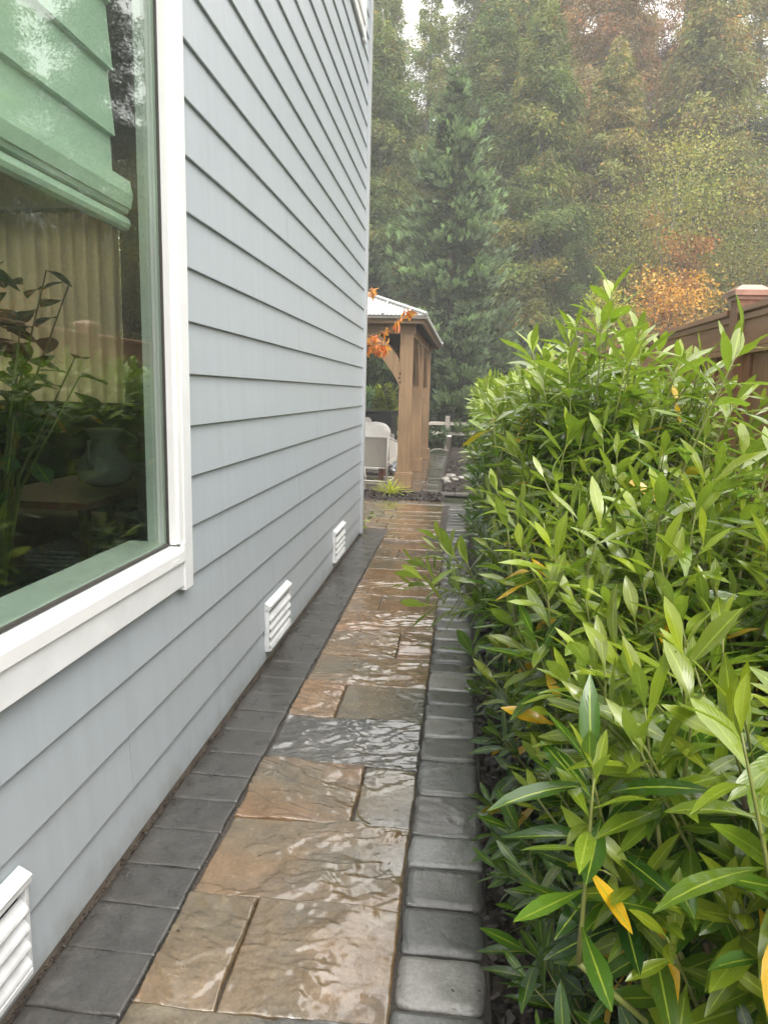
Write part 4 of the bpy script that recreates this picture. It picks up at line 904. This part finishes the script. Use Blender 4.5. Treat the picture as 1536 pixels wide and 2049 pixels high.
def broadleaf(name, seed, H, R, n, lsz, label, loc, color, ncl=60, gaps=.5, cx=(0, 0), zlow=.15, nlimb=12):
    r = np.random.default_rng(seed); t = thing(name, label, 'tree', loc)
    cl = []; bm = nb(); bt = nb(); tube(bt, [(0, 0, -.5), (.05, 0, H * .25), (0, .05, H * .5), (.04, 0, H * .8)], [H * .012, H * .010, H * .007, .01], 6); obj('trunk', bt, M['barkgrey'], t, True)
    for i in range(ncl):
        v = nrmz(r.normal(0, 1, 3)); k = r.uniform(.35, 1) ; p = np.array([v[0] * R * k, v[1] * R * k, H * (zlow + (1 - zlow) * .5) + v[2] * k * H * (1 - zlow) * .5]); cl.append(p)
        if i < nlimb * 2: tube(bm, [(0, 0, p[2] * .45), (p[0] * .5, p[1] * .5, p[2] * .75), tuple(p)], [.03, .018, .006], 4)
    obj('limb', bm, M['barkgrey'], t, True)
    cl = np.array(cl); pk = r.integers(0, ncl, n); P = cl[pk] + r.normal(0, gaps, (n, 3)) * [1, 1, .7] * R * .28; P[:, 2] = np.clip(P[:, 2], .05, None)
    D = nrmz(r.normal(0, 1, (n, 3)) + [0, 0, -.3]); S = nrmz(np.cross(D, r.normal(0, 1, (n, 3)) )); L_ = r.uniform(*lsz, n)
    col = r.uniform(.55, 1.4, (n, 1)) * r.uniform(.65, 1.25, (ncl, 1))[pk] * np.ones((1, 3)); col[:, 0] *= r.uniform(.75, 1.25, ncl)[pk]
    o = npmesh('crown', diamonds(P, D, S, L_, L_ * .36), np.arange(4 * n).reshape(-1, 4), M['leaf'], t, col=np.repeat(col, 4, 0)); o.color = (*color, 1); return t
G = lambda x, y: (x, y, float(gh(x, y)) - .1)
SP = (.140, .178, .112); CG = (.180, .215, .048); CO = (.23, .215, .058); CB = (.29, .20, .088)
conifer('spruce_tree', 1, 10.2, 2.9, 260, 42000, 'spruce', 'tall blue green spruce with pale upturned branch tips behind the gazebo', (-.45, 21.3, -.2), SP)
conifer('spruce_tree', 2, 3.75, 1.15, 130, 9000, 'spruce', 'small blue green spruce in front of the tall spruce, right of the gazebo roof', (-.02, 19.9, 0), (.115, .150, .092))
conifer('spruce_tree', 3, 5.6, 1.9, 180, 16000, 'spruce', 'mid sized spruce left of the tall spruce, behind the gazebo roof', (-2.7, 20.6, 0), (.075, .10, .06))
conifer('spruce_tree', 4, 1.30, .42, 50, 1500, 'spruce', 'dwarf spruce seen through the gazebo posts beside the hot tub', (-2.4, 18.3, 0), (.10, .15, .11))
conifer('golden_conifer', 5, 1.5, .28, 70, 2000, 'spruce', 'dwarf conifer with yellow green tips between the gazebo posts', (-1.85, 17.8, 0), (.15, .17, .035))
ca = conifer('cedar_tree', 10, 20, 4.4, 320, 66000, 'cedar', 'tall green cedar directly behind the house corner', G(-3.6, 31), CG)
cb_ = conifer('cedar_tree', 11, 24, 4.9, 360, 74000, 'cedar', 'very tall olive brown cedar behind the right side of the tall spruce', G(2.6, 32), (.19, .185, .05))
cc2 = conifer('cedar_tree', 12, 13, 3.5, 280, 50000, 'cedar', 'bright green mid height cedar right of the tall spruce', G(2.2, 25.5), (.15, .18, .035))
conifer('bare_topped_tree', 13, 19.5, 3.6, 200, 24000, 'cedar', 'thin reddish brown tree with its trunk showing against the sky', G(8.6, 34), (.17, .085, .045))
ca.scale = (.8, .8, .78); cb_.scale = (.85, .85, .82)
cop = [
 (ca, (-1.7, 30), .0, 'tall green cedar with a pointed top just right of the house corner', .72, CG),
 (ca, (-.1, 33), 1.7, 'tall green cedar rising right behind the tall spruce', .86, (.13, .165, .04)),
 (cb_, (-5.8, 34), 1.2, 'tall green cedar mostly hidden behind the house, left of the gazebo', .9, CG),
 (cb_, (5.0, 30), 2.0, 'tall brown tinged cedar at the centre of the forest edge', .93, CB),
 (ca, (4.0, 37), .9, 'distant tall cedar showing between the two brown tinged ones', 1.1, CO),
 (cb_, (7.0, 38), 2.9, 'distant brown cedar left of the thin reddish tree', .82, (.12, .075, .04)),
 (ca, (10.6, 31), 2.4, 'tall dull green cedar at the right side of the forest edge', .80, CO),
 (cb_, (12.8, 29), .6, 'dark green tall tree in the upper right corner', .84, (.045, .07, .035)),
 (cc2, (4.7, 26.5), 1.4, 'olive mid height cedar left of the yellow leaved tree', .9, CO),
 (cc2, (.6, 26.5), 2.2, 'mid height cedar partly hidden behind the right flank of the tall spruce', 1.05, (.12, .155, .035)),
 (cc2, (-3.0, 25.5), .4, 'mid height cedar left of the tall spruce near the house corner', .95, (.12, .155, .035)),
 (cc2, (3.4, 23.8), 3.0, 'low dark cedar at the foot of the forest edge', .5, (.09, .125, .03)),
 (cb_, (10.6, 36), 1.1, 'distant brown tinged cedar right of the thin reddish tree', .58, CO),
 (cc2, (8.0, 28), 2.6, 'mid height cedar behind the yellow green tree', 1.15, CO),
 (cc2, (1.4, 29), 1.9, 'mid height cedar in the gap right behind the tall spruce', 1.2, CG),
 (ca, (1.2, 36), 2.2, 'distant green cedar filling the gap above the tall spruce', .95, CG),
 (ca, (15.5, 27), .5, 'tall green cedar beyond the fence right of the view', .9, CG),
 (cb_, (18.5, 24), 1.5, 'tall cedar beyond the fence, far right', .75, CG),
 (ca, (21, 19), 2.5, 'cedar standing far beyond the fence right of the house', .85, CO),
 (ca, (-9.5, 30), 2.5, 'cedar behind the gazebo far left', .9, CG),
 (cb_, (-13.5, 27), 2.9, 'cedar at the far left edge of the wood', .8, CO),
 (cc2, (-6.5, 25), 2.0, 'mid height cedar far left behind the hot tub', 1.0, CG)]
for src, (x, y), rz, lab, s, col in cop: dup(src, G(x, y), rz, lab, (s, s, s), (*col, 1))
broadleaf('maple_tree', 20, 9.3, 3.0, 16000, (.05, .11), 'yellow green sparse leaved tree beyond the fence', G(6.4, 24.8), (.27, .27, .07), 110, .62)
broadleaf('maple_tree', 21, 8.6, 3.0, 15000, (.05, .11), 'muted yellow green tree at the right edge beyond the fence', G(9.9, 24.3), (.22, .20, .065), 110, .62)
broadleaf('orange_maple', 22, 5.2, 1.55, 9000, (.06, .12), 'low orange and gold maple above the fence line', G(5.6, 22.4), (.52, .30, .06), 70, .75, zlow=.25)
broadleaf('orange_maple', 23, 6.9, 1.0, 5000, (.06, .11), 'narrow reddish orange maple rising behind the gold one', G(6.1, 23.0), (.38, .17, .05), 32, .7, zlow=.3)
broadleaf('orange_maple', 24, 4.4, 1.1, 5200, (.06, .12), 'bright yellow maple left of the orange one', G(4.3, 22.6), (.36, .34, .05), 36, .7, zlow=.3)
broadleaf('russet_tree', 25, 6.5, 1.5, 5200, (.08, .15), 'russet orange leaved tree high among the cedars', (8.3, 31.5, 9.0 - 2.4), (.36, .13, .045), 40, .5, zlow=.25)
broadleaf('maple_tree', 26, 6.5, 3.0, 12000, (.06, .12), 'green leaved tree far right beyond the fence', G(13.5, 21.5), (.09, .13, .03), 80, .55)
broadleaf('orange_maple', 27, 4.5, 2.2, 8000, (.07, .13), 'orange leaved tree far right beyond the fence', G(9.8, 16.0), (.40, .17, .045), 50, .5)
broadleaf('maple_tree', 28, 8.5, 3.0, 14000, (.07, .13), 'tall green leaved tree nearest the fence on the right', G(13.0, 13.5), (.06, .10, .03), 80, .55)
# undergrowth on the forest floor
r = np.random.default_rng(77); n = 110000; nc = 900
cx_ = r.uniform(-14, 18, nc); cyv = 20.6 + r.random(nc) ** 1.4 * 9; cz = gh(cx_, cyv); sz = r.uniform(.25, .75, nc); pk = r.integers(0, nc, n)
P = np.stack([cx_[pk], cyv[pk], cz[pk]], -1) + r.normal(0, 1, (n, 3)) * (sz[pk][:, None] * [.55, .55, .5]); P[:, 2] = np.maximum(P[:, 2] + .3, gh(P[:, 0], P[:, 1]) - .05)
D = nrmz(r.normal(0, 1, (n, 3)) + [0, -.2, .3]); S = nrmz(np.cross(D, r.normal(0, 1, (n, 3)))); L_ = r.uniform(.06, .17, n)
base = np.where((r.random(nc) < .22)[:, None], np.array([.24, .22, .035])[None], np.array([.055, .082, .022])[None]) * r.uniform(.6, 1.3, (nc, 1))
tag(npmesh('undergrowth', diamonds(P, D, S, L_, L_ * .3), np.arange(4 * n).reshape(-1, 4), M['leaf'], col=np.repeat(base[pk] * r.uniform(.6, 1.4, (n, 1)), 4, 0)), kind='stuff')

# ================================================================== HAZE
m = bpy.data.materials.new('haze_air'); m.use_nodes = True; nt = m.node_tree; nt.nodes.clear()
o_ = nt.nodes.new('ShaderNodeOutputMaterial'); pv = nt.nodes.new('ShaderNodeVolumePrincipled'); pv.inputs['Color'].default_value = (.97, .98, 1, 1); pv.inputs['Density'].default_value = .0034
nt.links.new(pv.outputs[0], o_.inputs['Volume'])
tag(obj('haze', box(-152, 152, -102, 162, -2, 45), m), kind='stuff')
